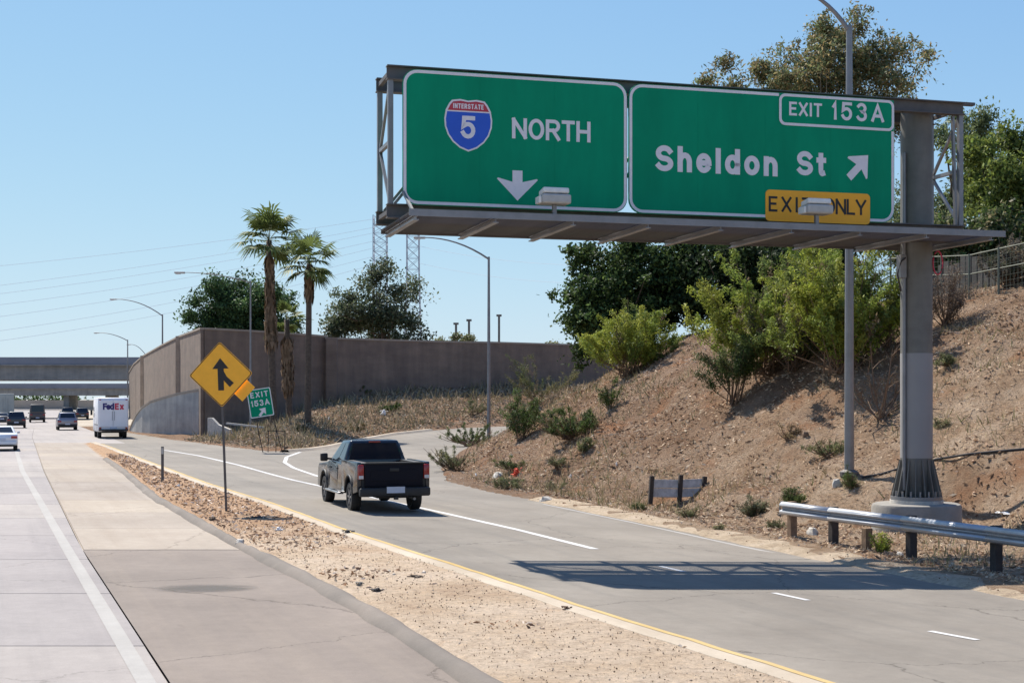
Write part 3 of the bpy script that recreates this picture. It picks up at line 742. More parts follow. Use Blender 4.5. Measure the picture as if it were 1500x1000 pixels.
plate(clipz(shield_pts(.97), sz_+.275, True), SY-.012, SY-.008).build('blue_field', M['blue_sign'], shd)
plate(clipz(shield_pts(.97), sz_+.305, False), SY-.012, SY-.008).build('red_banner', M['red_sign'], shd)
txt('5', 675, 696, 203, 170, .19, M['sign_white'], shd, SY-.012)
write('INTERSTATE', sx_-.33, sx_+.33, sz_+.345, .105, .2, M['sign_white'], shd, SY-.012, wide=.8)
# exit number plaque (its frame ties into the panel's border)
ex0 = sg(1141, 160)[0]; ez0 = sg(1225, 188)[1]
plq = plate(rrect(ex0, xR-.02, ez0, ZT-.012, .12, corners=(0, 0, 1, 0)), SY-.010, SY-.0045).build('exit_number_panel', M['green_sign'], gan)
b = MB(); ring(b, rrect(ex0, xR-.012, ez0, ZT-.012, .15), rrect(ex0+.06, xR-.072, ez0+.06, ZT-.072, .10), SY-.014, SY-.010); b.build('border', M['sign_white'], plq)
txt('EXIT', 1156, 1204, 170.5, 150.5, .17, M['sign_white'], plq, SY-.012)
txt('153A', 1219, 1295, 177.5, 151, .17, M['sign_white'], plq, SY-.012)
a0, a1 = sg(1121, 300)[0], sg(1274, 300)[0]; b1 = sg(1197, 281)[1]; b0 = b1-.70
eo = plate(rrect(a0, a1, b0, b1, .10), SY-.016, SY-.0045).build('exit_only_panel', M['exit_yellow'], gan)
txt('EXIT', 1126, 1188, 311, 288.5, .15, M['sign_black'], eo, SY-.018)
txt('ONLY', 1207, 1269, 314.5, 291.5, .15, M['sign_black'], eo, SY-.018)
for px, py in ((812, 292), (1196, 307)):
    x, z = sg(px, py, -1.95)
    fl = MB().box((x, -1.95, z-.01), (.62, .42, .20)).build('sign_light', M['fixture_grey'], gan, bevel=.04)
    MB().box((x+.0, -1.93, z+.15), (.56, .36, .12), rot=Matrix.Rotation(R(-8), 3, 'X')).build('housing_lid', M['fixture_white'], fl, bevel=.03)
    MB().box((x-.34, -1.95, z-.03), (.06, .3, .15)).build('end_cap', M['fixture_white'], fl, bevel=.02)
    MB().bar((x, -1.95, z-.12), (x, -1.95, WZ+.05), .08, .08).build('light_stem', M['galv'], fl)

# ------------------------------------------------------------------ street lamps
def lamp(px, ytop, Y, label, arm_px, arm_py, base=None, r=.13):
    top = at(px, ytop, Y); zb = lz(top.x, Y) if base is None else base
    t = thing('street_lamp', label, 'street lamp', (top.x, Y, zb-.05), 0, 'cobra head street lamps along the freeway')
    h = top.z-zb
    MB().tube([(0, 0, 0), (0, 0, h*.5), (0, 0, h)], [r, r*.82, r*.6], 10).build('pole', M['galv'], t, smooth='auto')
    MB().lathe([(r*1.9, 0), (r*1.9, .12), (r*1.1, .18)], n=12).build('base_plate', M['galv_dull'], t)
    e = at(arm_px, arm_py, Y)-Vector((top.x, Y, zb)); e.y = -abs(e.x)*.12
    P = []
    for i in range(9):
        u = i/8; P.append((e.x*u, e.y*u, h-.15+(e.z-h+.15)*(1-(1-u)**2.1)))
    MB().tube(P, [r*.5*(1-.45*i/8) for i in range(9)], 8).build('arm', M['galv'], t, smooth='auto')
    d = Vector((e.x, e.y, 0)).normalized(); q = Vector(P[-1])
    b = MB(); rot = Matrix.Rotation(math.atan2(d.y, d.x), 3, 'Z')
    b.box(q+d*.30+Vector((0, 0, -.02)), (.78, .28, .14), rot=rot); b.build('lamp_head', M['fixture_grey'], t, bevel=.05)
    b = MB(); b.box(q+d*.42+Vector((0, 0, -.11)), (.36, .22, .07), rot=rot); b.build('lens', M['lamp_white'], t, bevel=.02)
    return t
lamp(1244, 35, 38.0, 'tallest nearest street lamp rising behind the green exit sign, its arm leaving the picture', 1160, -14, r=.135)
lamp(716, 375, 92, 'slim street lamp at the foot of the hill behind the pickup, arm reaching left', 622, 348)
lamp(367, 410, 103, 'street lamp behind the yellow merge sign, in front of the brown wall corner', 272, 399, r=.085)
lamp(238, 460, 162, 'street lamp whose top shows above the sloping end of the brown wall', 172, 438, base=0)
lamp(187, 497, 205, 'far street lamp standing against the overpass, left of the wall end', 146, 487, base=0)
lamp(214, 519, 245, 'farthest street lamp, only its arm showing over the wall beside the overpass', 192, 504, base=0)

# ------------------------------------------------------------------ guardrail
rail_pts = [Vector((6.35, 32.75, 0)), Vector((7.0, 31.1, 0)), Vector((8.05, 28.7, 0)), Vector((9.0, 26.4, 0)), Vector((9.95, 24.0, 0)), Vector((10.9, 21.6, 0)), Vector((11.85, 19.2, 0)), Vector((12.8, 16.8, 0))]
gr_ = thing('guardrail', 'galvanised W-beam guardrail on stubby posts in front of the gantry pedestal', 'guardrail', (rail_pts[0].x, rail_pts[0].y, lz(rail_pts[0].x, rail_pts[0].y)))
org = gr_.location.copy()
def zr(p): return -.12+ .02
wprof = [(-.0, .155), (.045, .13), (.085, .095), (.085, .06), (.0, .02), (.0, -.02), (.085, -.06), (.085, -.095), (.045, -.13), (0, -.155)]
top_z = .62
def beam(a, b, zt):
    d = (b-a).normalized(); n = Vector((-d.y, d.x, 0)); n = -n if n.x > 0 else n
    V = []
    for p in (a, b):
        for o_, z_ in wprof: q = p+n*(o_+.03)-org; V.append((q.x, q.y, zt+z_-.155-org.z))
    k = len(wprof); return MB().add(V, [(i, i+1, k+i+1, k+i) for i in range(k-1)])
for i in range(len(rail_pts)-1):
    a, b_ = rail_pts[i], rail_pts[i+1]; over = (b_-a).normalized()*.15
    o = beam(a, b_+over*(1 if i % 2 == 0 else 0), top_z).build('rail_section', M['rail_steel'], gr_, smooth='auto')
    md = o.modifiers.new('thickness', 'SOLIDIFY'); md.thickness = .008+.004*(i % 2)
mid = (rail_pts[0]+rail_pts[1])/2
posts_ = [rail_pts[0]*.94+rail_pts[1]*.06, (rail_pts[1]*1.0), (rail_pts[1]*.55+rail_pts[2]*.45), rail_pts[2], rail_pts[3], rail_pts[4], rail_pts[5], rail_pts[6]]
for i, p in enumerate(posts_):
    q = p+Vector((.16, .07, 0)); z0 = lz(q.x, q.y)-.4
    tall = top_z if i != 2 else top_z-.38
    b = MB(); b.box((q.x-org.x, q.y-org.y, (z0+tall)/2-org.z), (.17, .17, tall-z0), rz=R(21)); b.build('post', M['wood'] if i in (0, 2) else M['dark_wood'], gr_, bevel=.01)
    if i != 2: MB().box((p.x+.03-org.x, p.y+.01-org.y, top_z-.155-org.z), (.09, .15, .28), rz=R(21)).build('spacer_block', M['dark_wood'], gr_)
MB().tube([(rail_pts[0].x+.0-org.x-.05, rail_pts[0].y-org.y, top_z-.31-org.z), (rail_pts[0].x-org.x-.08, rail_pts[0].y+.05-org.y, top_z-.155-org.z), (rail_pts[0].x-org.x-.05, rail_pts[0].y-org.y, top_z-org.z)], .02, 6).build('end_lip', M['galv'], gr_)

# ------------------------------------------------------------------ weathered board panel on the slope toe
p = hit(992, 733)
bp = thing('drain_headwall', 'weathered grey panel with dark upright posts, half sunk at the foot of the slope', 'panel', p, R(14))
for i, (x, w, tlt) in enumerate(((-.39, .88, 1.5), (.47, .72, -2))):
    m3 = Matrix.Rotation(R(-10), 3, 'X') @ Matrix.Rotation(R(tlt), 3, 'Y')
    for j in range(2): MB().box((x, -.02+.03*j, .24+j*.28), (w, .07, .265), rot=m3).build('board', M['grey_wood'], bp, bevel=.01)
for x, h in ((-.88, .78), (.07, .80), (.86, .74)): MB().box((x, -.06, h/2-.05), (.13, .12, h+.1), rot=Matrix.Rotation(R(4), 3, 'Y')).build('post', M['dark_wood'], bp, bevel=.01)

# ------------------------------------------------------------------ roadside signs
bx0, by0 = gpt(331, 752)
ms_ = thing('merge_sign', 'amber diamond merge sign with black merging arrow on a leaning post in the gore', 'road sign', (bx0, by0, lz(bx0, by0)), R(-6))
ms_.rotation_euler = (0, R(-2.2), R(-6))
MB().box((0, .03, 1.7), (.055, .04, 3.6)).build('post', M['galv_dull'], ms_)
def diamond(s, r=.06):
    h = s/math.sqrt(2); out = []
    for k in range(4):
        a = math.pi/2*k; cx_, cz_ = math.cos(a)*(h-r*1.41), math.sin(a)*(h-r*1.41)
        for i in range(5): t = a-math.pi/4+math.pi/2*i/4; out.append((cx_+r*math.cos(t), cz_+r*math.sin(t)))
    return out
cz = 3.60
face = plate([(x, z+cz) for x, z in diamond(1.22)], -.012, .0).build('sign_panel', M['amber'], ms_)
b = MB(); ring(b, [(x, z+cz) for x, z in diamond(1.20)], [(x, z+cz) for x, z in diamond(1.165)], -.015, -.012); b.build('border', M['sign_black'], face)
ar = [(-.08, -.40), (.07, -.40), (.07, -.27), (.22, -.33+.05), (.28, -.40+.03), (.38, -.27), (.28, -.17), (.10, .06), (.07, .16), (.20, .14), (0, .43), (-.21, .14), (-.08, .16)]
ar = [(-.08, -.42), (.075, -.42), (.075, -.16), (.235, -.34), (.345, -.235), (.16, -.06), (.085, .08), (.085, .15), (.22, .15), (0, .43), (-.22, .15), (-.08, .15)]
plate([(x, z+cz) for x, z in ar], -.018, -.012).build('arrow', M['sign_black'], face)
b = MB(); m3 = Matrix.Rotation(R(-45), 3, 'Y'); b.box(Vector((.60, .06, cz-.44)), (.50, .012, .32), rot=m3); b.build('rear_plate', M['amber'], ms_)
# gore exit sign
ex, ey = gpt(384, 661); s_ = F/ey
ex += .55
es = thing('exit_sign', 'small tilted green exit number sign with an arrow, standing before the palms', 'road sign', (ex, ey-1, lz(ex, ey-1)), R(8))
es.rotation_euler = (0, R(-9), R(10))
zc = (661-586)/s_; 
for x in (-.45, .45): MB().bar((x*1.2+.25, .03, -.2), (x, .03, zc+.6), .05, .05).build('post', M['dark_wood'], es)
ef = plate(rrect(-.68, .68, zc-.82, zc+.82, .08), -.012, .0).build('sign_panel', M['green_sign'], es)
b = MB(); ring(b, rrect(-.67, .67, zc-.81, zc+.81, .08), rrect(-.62, .62, zc-.76, zc+.76, .06), -.016, -.012); b.build('border', M['sign_white'], ef)
write('EXIT', -.50, .50, zc+.32, .32, .19, M['sign_white'], ef, -.013)
write('153A', -.52, .52, zc-.17, .34, .19, M['sign_white'], ef, -.013)
plate([(.02+a*.8, zc-.52+c*.8) for a, c in [(.27, .27), (.25, -.22), (.10, -.06), (-.16, -.33), (-.28, -.20), (-.03, .05), (-.20, .22)]], -.018, -.012).build('arrow', M['sign_white'], ef)
# low rail leg frame in front of the palms
fx0, fy0 = gpt(404, 662)
fr_ = thing('marker_stand', 'short thin three-legged metal frame standing in dirt before the palm trunks', 'frame', (fx0, fy0, lz(fx0, fy0)))
for x in (-.45, .0, .5): MB().bar((x, 0, -.1), (x+.03, 0, 1.35), .04, .04).build('leg', M['dark_wood'], fr_)
MB().bar((-.5, 0, 1.33), (.55, 0, 1.30), .04, .04).build('crossbar', M['dark_wood'], fr_)
# delineator
dx, dy = gpt(238, 708)
dl = thing('marker_post', 'short dark flexible marker post standing in the gore left of the merge sign', 'marker post', (dx, dy, lz(dx, dy)))
MB().box((0, 0, .6), (.10, .03, 1.32)).build('post', M['galv_dull'], dl, bevel=.008); MB().box((0, -.018, 1.1), (.08, .005, .22)).build('reflector', M['fixture_grey'], dl)
# crash cushion stub at the end of the low wall
qx, qy = gpt(340, 647)
cc = thing('crash_barrier', 'pale broken end of a concrete barrier with a fallen rail where the low wall stops', 'barrier', (qx, qy+3, lz(qx, qy+3)), R(-8))
MB().prism([(0, -.2), (1.6, -.2), (1.5, .3), (.6, .65), (.1, 1.15), (-.2, 1.15), (-.2, -.2)], lambda x, z: (x-2.3, 0, z), (0, .5, 0)).build('barrier_end', M['stone'], cc, bevel=.03)
MB().bar((-1.0, -.1, .75), (2.0, -.3, .45), .3, .12).build('fallen_rail', M['fixture_grey'], cc)
MB().box((2.1, -.3, .25), (.25, .25, .9)).build('post', M['wood'], cc)

# ------------------------------------------------------------------ sound wall and low wall
def wall_run(parent, pts, pilaster_every, mat):
    """pts: (x, y, z_base, z_top)"""
    o0 = parent.location
    for i, (a, b) in enumerate(zip(pts[:-1], pts[1:])):
        d = Vector((b[0]-a[0], b[1]-a[1], 0)); u = d.normalized(); n = Vector((-u.y, u.x, 0))*.12
        V = []
        for p in (a, b):
            for s in (1, -1):
                for z in (p[2], p[3]): V.append((p[0]+n.x*s-o0.x, p[1]+n.y*s-o0.y, z-o0.z))
        MB().add(V, [(0, 1, 5, 4), (2, 6, 7, 3), (1, 3, 7, 5), (0, 2, 3, 1), (4, 5, 7, 6)]).build('wall_panel', mat[i] if isinstance(mat, list) else mat, parent)
        V = []
        for p in (a, b):
            for s in (1.5, -1.5):
                for z in (p[3], p[3]+.16): V.append((p[0]+n.x*s-o0.x, p[1]+n.y*s-o0.y, z-o0.z))
        MB().add(V, [(0, 1, 5, 4), (2, 6, 7, 3), (1, 3, 7, 5), (0, 2, 3, 1), (4, 5, 7, 6), (0, 4, 6, 2)]).build('coping', M['wall_cap'], parent)
def pil(parent, p, w, mat, dd=.36):
    o0 = parent.location
    MB().box((p[0]-o0.x, p[1]-o0.y, (p[2]+p[3])/2+.05-o0.z), (w, dd+.2, p[3]-p[2]+.1)).build('pilaster', mat, parent)
cor = (-24.8, 112)
wallL = thing('sound_wall', 'brown sound wall running away along the freeway from its corner, top stepping down', 'wall', (*cor, 0))
PL = []
for px, yt in ((295, 483), (264, 494), (238, 507), (211, 522), (197, 534), (190, 546)):
    r_ = (px-CX)/F; Y = (-24.8+.327*112)/(r_+.327); PL.append((r_*Y, Y, -.3, H+(HZ-yt)/F*Y))
PL[0] = (cor[0], cor[1], -.3, PL[0][3])
mid_ = []
for a, b in zip(PL[:-1], PL[1:]):
    mid_.append(a)
mid_.append(PL[-1]); wall_run(wallL, mid_, 0, M['wall'])
for p, w in ((PL[1], 1.1), (PL[3], 1.2)): pil(wallL, (p[0]+.25, p[1]-.3, p[2], p[3]), w, M['wall_pale'])
wallR = thing('sound_wall', 'long dark brown sound wall facing the road behind the palms and the street lamp', 'wall', (*cor, 0))
def wr(px, yt):
    r_ = (px-CX)/F; t = (r_*112+24.8)/(31.1-r_*31.); Y = 112+31*t; return (-24.8+31.1*t, Y, max(lz(-24.8+31.1*t, Y)-1., -.3), H+(HZ-yt)/F*Y)
PR = [(cor[0]+.13, cor[1]+.13, -.3, PL[0][3])]+[wr(px, yt) for px, yt in ((345, 485), (400, 488), (440, 491), (478, 494))]
wall_run(wallR, PR, 0, M['wall'])
PR2 = [wr(px, yt) for px, yt in ((479, 497), (515, 498), (580, 500), (650, 502), (720, 503), (790, 505), (860, 507), (930, 509))]
PR2 = [(x+.0, y-.5, a, b) for x, y, a, b in PR2]; PR2.append((55, 190, 1., 10.2))
wall_run(wallR, PR2, 0, M['wall'])
pil(wallR, (PR2[0][0]+.5, PR2[0][1]-.1, PR2[0][2], PR2[0][3]), .9, M['wall'])
low = thing('retaining_wall', 'low grey wall with curved sloping top between the slip road and the brown wall', 'wall', (-27, 112, 0))
LP = []
for px, yb, yt in ((299, 641, 571), (283, 640, 574), (262, 639, 578), (240, 638, 584), (222, 637, 590), (210, 636, 598), (202, 635, 608), (196, 634, 620), (192, 633, 630)):
    Y = H*F/(yb-HZ)+3.0; LP.append(((px-CX)/F*Y, Y, -.3, H+(HZ-yt)/F*Y))
wall_run(low, LP, 0, M['grey_wall'])
fill_ = MB()
# side return of the low wall, back to the sound wall
p0 = LP[0]; MB().add([(p0[0]+27+.01, p0[1]-112-.12, -.3), (p0[0]+27+.3, p0[1]-112+8, -.3), (p0[0]+27+.3, p0[1]-112+8, p0[3]), (p0[0]+27+.01, p0[1]-112-.12, p0[3])], [(0, 1, 2, 3)]).build('wall_panel', M['grey_wall'], low).modifiers.new('thickness', 'SOLIDIFY').thickness = .2

# ------------------------------------------------------------------ overpasses
def overpass(label, Y, zt, zb, rail, x0, x1, cols, w, yaw=0.):
    t = thing('overpass', label, 'bridge', (0, Y, 0), yaw)
    MB().box(((x0+x1)/2, w/2, (zt-rail+zb)/2), (x1-x0, w, zt-rail-zb)).build('girder', M['bridge'], t, bevel=.05)
    MB().box(((x0+x1)/2, -.15, zt-rail/2), (x1-x0, .35, rail)).build('parapet', M['bridge_rail'], t)
    MB().box(((x0+x1)/2, w+.15, zt-rail/2), (x1-x0, .35, rail)).build('parapet', M['bridge_rail'], t)
    MB().box(((x0+x1)/2, -.25, zt-rail-.12), (x1-x0, .5, .24)).build('deck_edge', M['bridge'], t)
    for x in cols: MB().box((x, w/2, zb/2), (1.6, w*.7, zb)).build('pier', M['bridge'], t, bevel=.1)
    return t
overpass('nearer overpass with dark parapet crossing the freeway at the left', 222, H+(HZ-523)/F*222, H+(HZ-556.5)/F*222, 1.15, -190, -54, (-128, -172), 12, R(0))
o2 = overpass('farther overpass seen below the nearer one, with piers under it', 400, H+(HZ-561.5)/F*400, H+(HZ-579)/F*400, 1.3, -300, -90, (-148, -128, -116, -165), 12, 0)
emb = MB(); emb.box((-150, 440, 1.2), (260, 8, 3.2)); 
emb = emb.build('far_embankment', M['far_ground']); tag(emb, kind='structure')
for x in (-139, -123): pass
# small sign on the nearer bridge edge
MB

# ------------------------------------------------------------------ vehicles
def wheel_mesh(r, w):
    b = MB(); n = 24
    prof = [(r*.62, -w*.5), (r*.93, -w*.5), (r, -w*.34), (r, w*.34), (r*.93, w*.5), (r*.62, w*.5)]
    for i, (q, x) in enumerate(prof):
        for j in range(n): a = 2*math.pi*j/n; b.v.append((x, q*math.cos(a), q*math.sin(a)))
    for i in range(len(prof)-1):
        for j in range(n): k = (j+1) % n; b.f.append((i*n+j, i*n+k, (i+1)*n+k, (i+1)*n+j))
    return b
def rim_mesh(r, w, side):
    b = MB(); n = 20; R_ = r*.63; x0 = side*w*.36
    prof = [(R_, -w*.45), (R_, w*.45)]
    for q, x in prof:
        for j in range(n): a = 2*math.pi*j/n; b.v.append((x, q*math.cos(a), q*math.sin(a)))
    for j in range(n): k = (j+1) % n; b.f.append((j, k, n+k, n+j))
    for s in range(6):
        a = 2*math.pi*s/6; d = Vector((0, math.cos(a), math.sin(a)))
        b.bar(Vector((x0, 0, 0)), Vector((x0, 0, 0))+d*R_*.99, .05, .06, up=(1, 0, 0))
    b.tube([(x0-.03, 0, 0), (x0+.03, 0, 0)], R_*.28, 10)
    b.tube([(side*w*.1-.01, 0, 0), (side*w*.1+.01, 0, 0)], R_*.97, 20)
    return b
def wheels(t, tr, axles, r, w):
    for y in axles:
        for s in (-1, 1):
            tm = wheel_mesh(r, w).build('wheel', M['tyre'], t, smooth='auto', loc=(s*tr, y, r))
            rim_mesh(r, w, s).build('rim', M['rim'], tm, loc=(0, 0, 0))
def quad(t, name, P, mat, off=.006, bevel=0):
    a, b, c, d = [Vector(p) for p in P]; n = (b-a).cross(d-a).normalized()
    V = [p+n*off for p in (a, b, c, d)]+[p-n*.012 for p in (a, b, c, d)]
    return MB().add(V, [(0, 1, 2, 3), (0, 4, 5, 1), (1, 5, 6, 2), (2, 6, 7, 3), (3, 7, 4, 0), (4, 7, 6, 5)]).build(name, mat, t)
def arch(cy, r, z0, n=9, rev=False):
    a = [(cy+r*math.cos(R(180-180*i/(n-1))), z0+r*math.sin(R(180-180*i/(n-1)))*1.0) for i in range(n)]
    return a
def side_prism(prof, hw, x0=None):
    b = MB(); b.prism(prof, lambda y, z: (-hw, y, z), (2*hw, 0, 0)); return b

# the pickup, heading up the slip road
PX, PY = gpt(563, 748)
PX, PY = PX-.58, PY+1.9
pk = thing('pickup_truck', 'black crew cab pickup truck driving away on the slip road', 'pickup truck', (PX, PY, float(road_z(PX, PY))), R(18.5))
rW = .41; ra, fa = -1.72, 1.92
def body_top(name, mat, prof, hw, taper, zt, bevel):
    b = side_prism(prof, hw)
    b.v = [(x*(1-taper*max(0, (z-zt))), y, z) for x, y, z in b.v]
    return b.build(name, mat, pk, bevel=bevel, segs=3, smooth='auto')
cabp = [(-.70, .50)]+[(1.40, .46)]+arch(fa, .50, .46, 11)+[(2.86, .50), (2.93, .62), (2.93, 1.02), (2.84, 1.14), (1.55, 1.24), (1.30, 1.30), (-.70, 1.30)]
body_top('body', M['black_paint'], cabp, 1.0, .10, .9, .05)
MB().box((0, fa, .72), (1.55, 1.1, .5)).build('inner_arch', M['black_plastic'], pk)
for s in (-1, 1):
    bs = [(-2.86, .66), (-2.86, 1.40), (-.74, 1.40), (-.74, .50), (ra+.52, .48)]+arch(ra, .50, .48, 11)[::-1][0:11]+[(ra-.53, .52), (-2.80, .60)]
    b = MB(); b.prism(bs, lambda y, z, s=s: (s*.90, y, z), (s*.11, 0, 0)); b.build('bed_side', M['black_paint'], pk, bevel=.025, smooth='auto')
    MB().box((s*.78, -1.8, 1.05), (.22, 2.1, .66)).build('bed_liner', M['black_plastic'], pk)
    # flare and arch liner
    b = MB(); P = arch(ra, .52, .48, 13)
    b.tube([(s*1.0, y, z) for y, z in P], .035, 6); b.build('wheel_flare', M['black_plastic'], pk, smooth=True)
    b = MB(); P = arch(fa, .52, .46, 13); b.tube([(s*.99, y, z) for y, z in P], .035, 6); b.build('wheel_flare', M['black_plastic'], pk, smooth=True)
MB().box((0, -1.8, .70), (1.6, 2.1, .10)).build('bed_floor', M['black_plastic'], pk)
MB().box((0, -1.8, .52), (.9, 5.2*.4, .2)).build('chassis', M['black_plastic'], pk)
tg = MB().box((0, -2.88, 1.06), (1.62, .08, .66)).build('tailgate', M['black_tailgate'], pk, bevel=.02, smooth='auto')
MB().box((0, -2.90, 1.375), (1.60, .10, .05)).build('tailgate_lip', M['black_plastic'], tg, bevel=.015)
MB().box((0, -2.925, 1.05), (1.30, .02, .30)).build('tailgate_recess', M['black_tailgate'], tg, bevel=.008)
MB().box((0, -2.94, 1.20), (.26, .03, .09)).build('handle', M['black_plastic'], tg, bevel=.01)
for s in (-1, 1):
    tl = MB().box((s*.915, -2.87, 1.14), (.17, .10, .40)).build('taillight', M['tail_red'], pk, bevel=.03, smooth='auto')
    MB().box((s*.915, -2.925, 1.0), (.13, .02, .09)).build('reversing_lens', M['lamp_white'], tl, bevel=.008)
bm = MB().box((0, -3.0, .60), (1.96, .22, .24)).build('rear_bumper', M['black_plastic'], pk, bevel=.05, smooth='auto')
MB().box((0, -3.118, .66), (.50, .02, .17)).build('number_plate', M['plate'], bm)
MB().box((0, -3.13, .44), (.10, .16, .08)).build('tow_hitch', M['black_plastic'], pk)
MB().tube([(.55, -3.0, .40), (.55, -2.5, .42)], .04, 8).build('exhaust_pipe', M['galv'], pk)
# cab above the belt line
def gh(t, yb0, yb1, yt0, yt1, wb, wt, zb, zt, mat, name='cab'):
    V = [(-wb, yb0, zb), (wb, yb0, zb), (wb, yb1, zb), (-wb, yb1, zb), (-wt, yt0, zt), (wt, yt0, zt), (wt, yt1, zt), (-wt, yt1, zt)]
    o = MB().add(V, [(0, 3, 2, 1), (4, 5, 6, 7), (0, 1, 5, 4), (1, 2, 6, 5), (2, 3, 7, 6), (3, 0, 4, 7)]).build(name, mat, t, bevel=.06, segs=3, smooth='auto')
    def face(i0, i1, i2, i3, u0, u1, v0, v1):
        a, b, c, d = [Vector(V[k]) for k in (i0, i1, i2, i3)]
        def P(u, v): return (a*(1-u)+b*u)*(1-v)+(d*(1-u)+c*u)*v
        return [P(u0, v0), P(u1, v0), P(u1, v1), P(u0, v1)]
    return face
fcb = gh(pk, -.68, 1.42, -.52, .48, .93, .70, 1.28, 1.93, M['black_paint'])
quad(pk, 'rear_window', fcb(0, 1, 5, 4, .07, .93, .16, .88), M['glass'])
quad(pk, 'windscreen', fcb(2, 3, 7, 6, .05, .95, .08, .92), M['glass'])
for s, f in ((1, fcb(1, 2, 6, 5, .05, .40, .14, .86)), (1, fcb(1, 2, 6, 5, .44, .86, .14, .86)), (-1, fcb(3, 0, 4, 7, .14, .56, .14, .86)), (-1, fcb(3, 0, 4, 7, .60, .95, .14, .86))):
    quad(pk, 'side_window', f, M['glass'])
MB().box((0, -.545, 1.885), (.34, .04, .04)).build('brake_light', M['tail_red'], pk)
for s in (-1, 1):
    d = quad(pk, 'door', [(s*1.0, -.1, .56), (s*1.0, -.66, .56), (s*.975, -.66, 1.24), (s*.975, -.1, 1.24)][::(1 if s < 0 else 1)], M['black_paint'], .004 if s < 0 else -.0)
    MB().box((s*.995, -.0, 1.12), (.03, .2, .04)).build('door_handle', M['black_plastic'], pk, bevel=.01)
    MB().box((s*.995, 1.0, 1.12), (.03, .2, .04)).build('door_handle', M['black_plastic'], pk, bevel=.01)
    for yy in (-.08, 1.14): MB().box((s*.995, yy, .88), (.012, .014, .66)).build('door_seam', M['black_plastic'], pk)
    mr = MB().box((s*1.15, 1.12, 1.40), (.22, .12, .24)).build('wing_mirror', M['black_plastic'], pk, bevel=.04, smooth='auto')
    MB().bar((s*.92, 1.12, 1.34), (s*1.08, 1.12, 1.36), .06, .06).build('mirror_arm', M['black_plastic'], mr)
    MB().box((s*1.0, .35, .44), (.16, 2.0, .06)).build('side_step', M['chrome'], pk, bevel=.02)
    MB().box((s*.78, 2.90, .92), (.36, .1, .2)).build('headlight', M['lamp_white'], pk, bevel=.03)
MB().box((0, 2.94, .88), (1.1, .06, .34)).build('grille', M['chrome'], pk, bevel=.02)
MB().box((0, 2.98, .56), (1.96, .2, .24)).build('front_bumper', M['chrome'], pk, bevel=.05)
wheels(pk, .86, (ra, fa), rW, .27)

def small_car(label, cat, X, Y, yaw, mat, kind='sedan', group='vehicles on the freeway', s=1.0):
    t = thing({'sedan': 'sedan', 'suv': 'sport_utility_vehicle', 'pickup': 'pickup_truck', 'van': 'cargo_van'}[kind], label, cat, (X, Y, 0), yaw, group)
    if kind == 'sedan':
        pr = [(-2.3, .45), (-2.36, .8), (-2.25, 1.0), (-1.5, 1.06), (1.1, .98), (2.1, .80), (2.3, .6), (2.25, .3)]
        arr = arch(1.4, .36, .3, 9)[::-1]; arb = arch(-1.4, .36, .3, 9)[::-1]
        g = (-1.75, 1.05, -1.0, .25, .82, .60, 1.0, 1.45); hw = .9; r = .33; ax = (-1.4, 1.4)
    elif kind == 'suv':
        pr = [(-2.3, .5), (-2.34, .85), (-2.3, 1.12), (1.1, 1.10), (2.1, .98), (2.32, .7), (2.28, .36)]
        arr = arch(1.4, .40, .34, 9)[::-1]; arb = arch(-1.4, .40, .34, 9)[::-1]
        g = (-2.25, 1.15, -2.0, .3, .86, .70, 1.1, 1.72); hw = .95; r = .36; ax = (-1.4, 1.4)
    elif kind == 'van':
        pr = [(-2.7, .5), (-2.74, 1.0), (-2.7, 1.2), (1.9, 1.2), (2.6, 1.0), (2.7, .7), (2.6, .36)]
        arr = arch(1.8, .40, .34, 9)[::-1]; arb = arch(-1.7, .40, .34, 9)[::-1]
        g = (-2.68, 1.9, -2.6, 1.2, .94, .84, 1.18, 2.35); hw = .99; r = .36; ax = (-1.7, 1.8)
    else:
        pr = [(-2.8, .55), (-2.84, .9), (-2.82, 1.15), (1.3, 1.15), (2.6, 1.05), (2.8, .7), (2.7, .42)]
        arr = arch(1.8, .44, .38, 9)[::-1]; arb = arch(-1.7, .44, .38, 9)[::-1]
        g = (-.9, 1.2, -.7, .4, .88, .68, 1.13, 1.80); hw = .97; r = .39; ax = (-1.7, 1.8)
    prof = pr+arr+arb
    b = side_prism(prof, hw); b.v = [(x*(1-.12*max(0, z-.8)), y, z) for x, y, z in b.v]
    b.build('body', mat, t, bevel=.06, segs=3, smooth='auto')
    MB().box((0, 0, .42), (hw*1.5, 4.0, .3)).build('underbody', M['black_plastic'], t)
    fc = gh(t, *g[:4], g[4], g[5], g[6], g[7], mat, 'cab')
    quad(t, 'rear_window', fc(0, 1, 5, 4, .08, .92, .18, .86), M['glass']); quad(t, 'windscreen', fc(2, 3, 7, 6, .06, .94, .1, .9), M['glass'])
    quad(t, 'side_window', fc(1, 2, 6, 5, .1, .88, .14, .86), M['glass']); quad(t, 'side_window', fc(3, 0, 4, 7, .12, .9, .14, .86), M['glass'])
    yb = pr[1][0]
    for q in (-1, 1):
        MB().box((q*(hw-.2), yb+.01, pr[1][1]+.02), (.34, .08, .15)).build('taillight', M['tail_red'], t, bevel=.02)
        MB().box((q*(hw+.06), .75, g[6]+.04), (.18, .1, .14)).build('wing_mirror', mat, t, bevel=.03)
    bu = MB().box((0, yb+.02, .50), (hw*1.85, .16, .22)).build('rear_bumper', M['black_plastic'] if kind != 'sedan' else mat, t, bevel=.05)
    MB().box((0, yb-.07, .62 if kind != 'sedan' else .72), (.46, .02, .14)).build('number_plate', M['plate'], bu)
    wheels(t, hw-.12, ax, r, .22)
    return t
FY = R(20)
def gx(px, py): return (px-CX)/F*(H*F/(py-HZ)), H*F/(py-HZ)
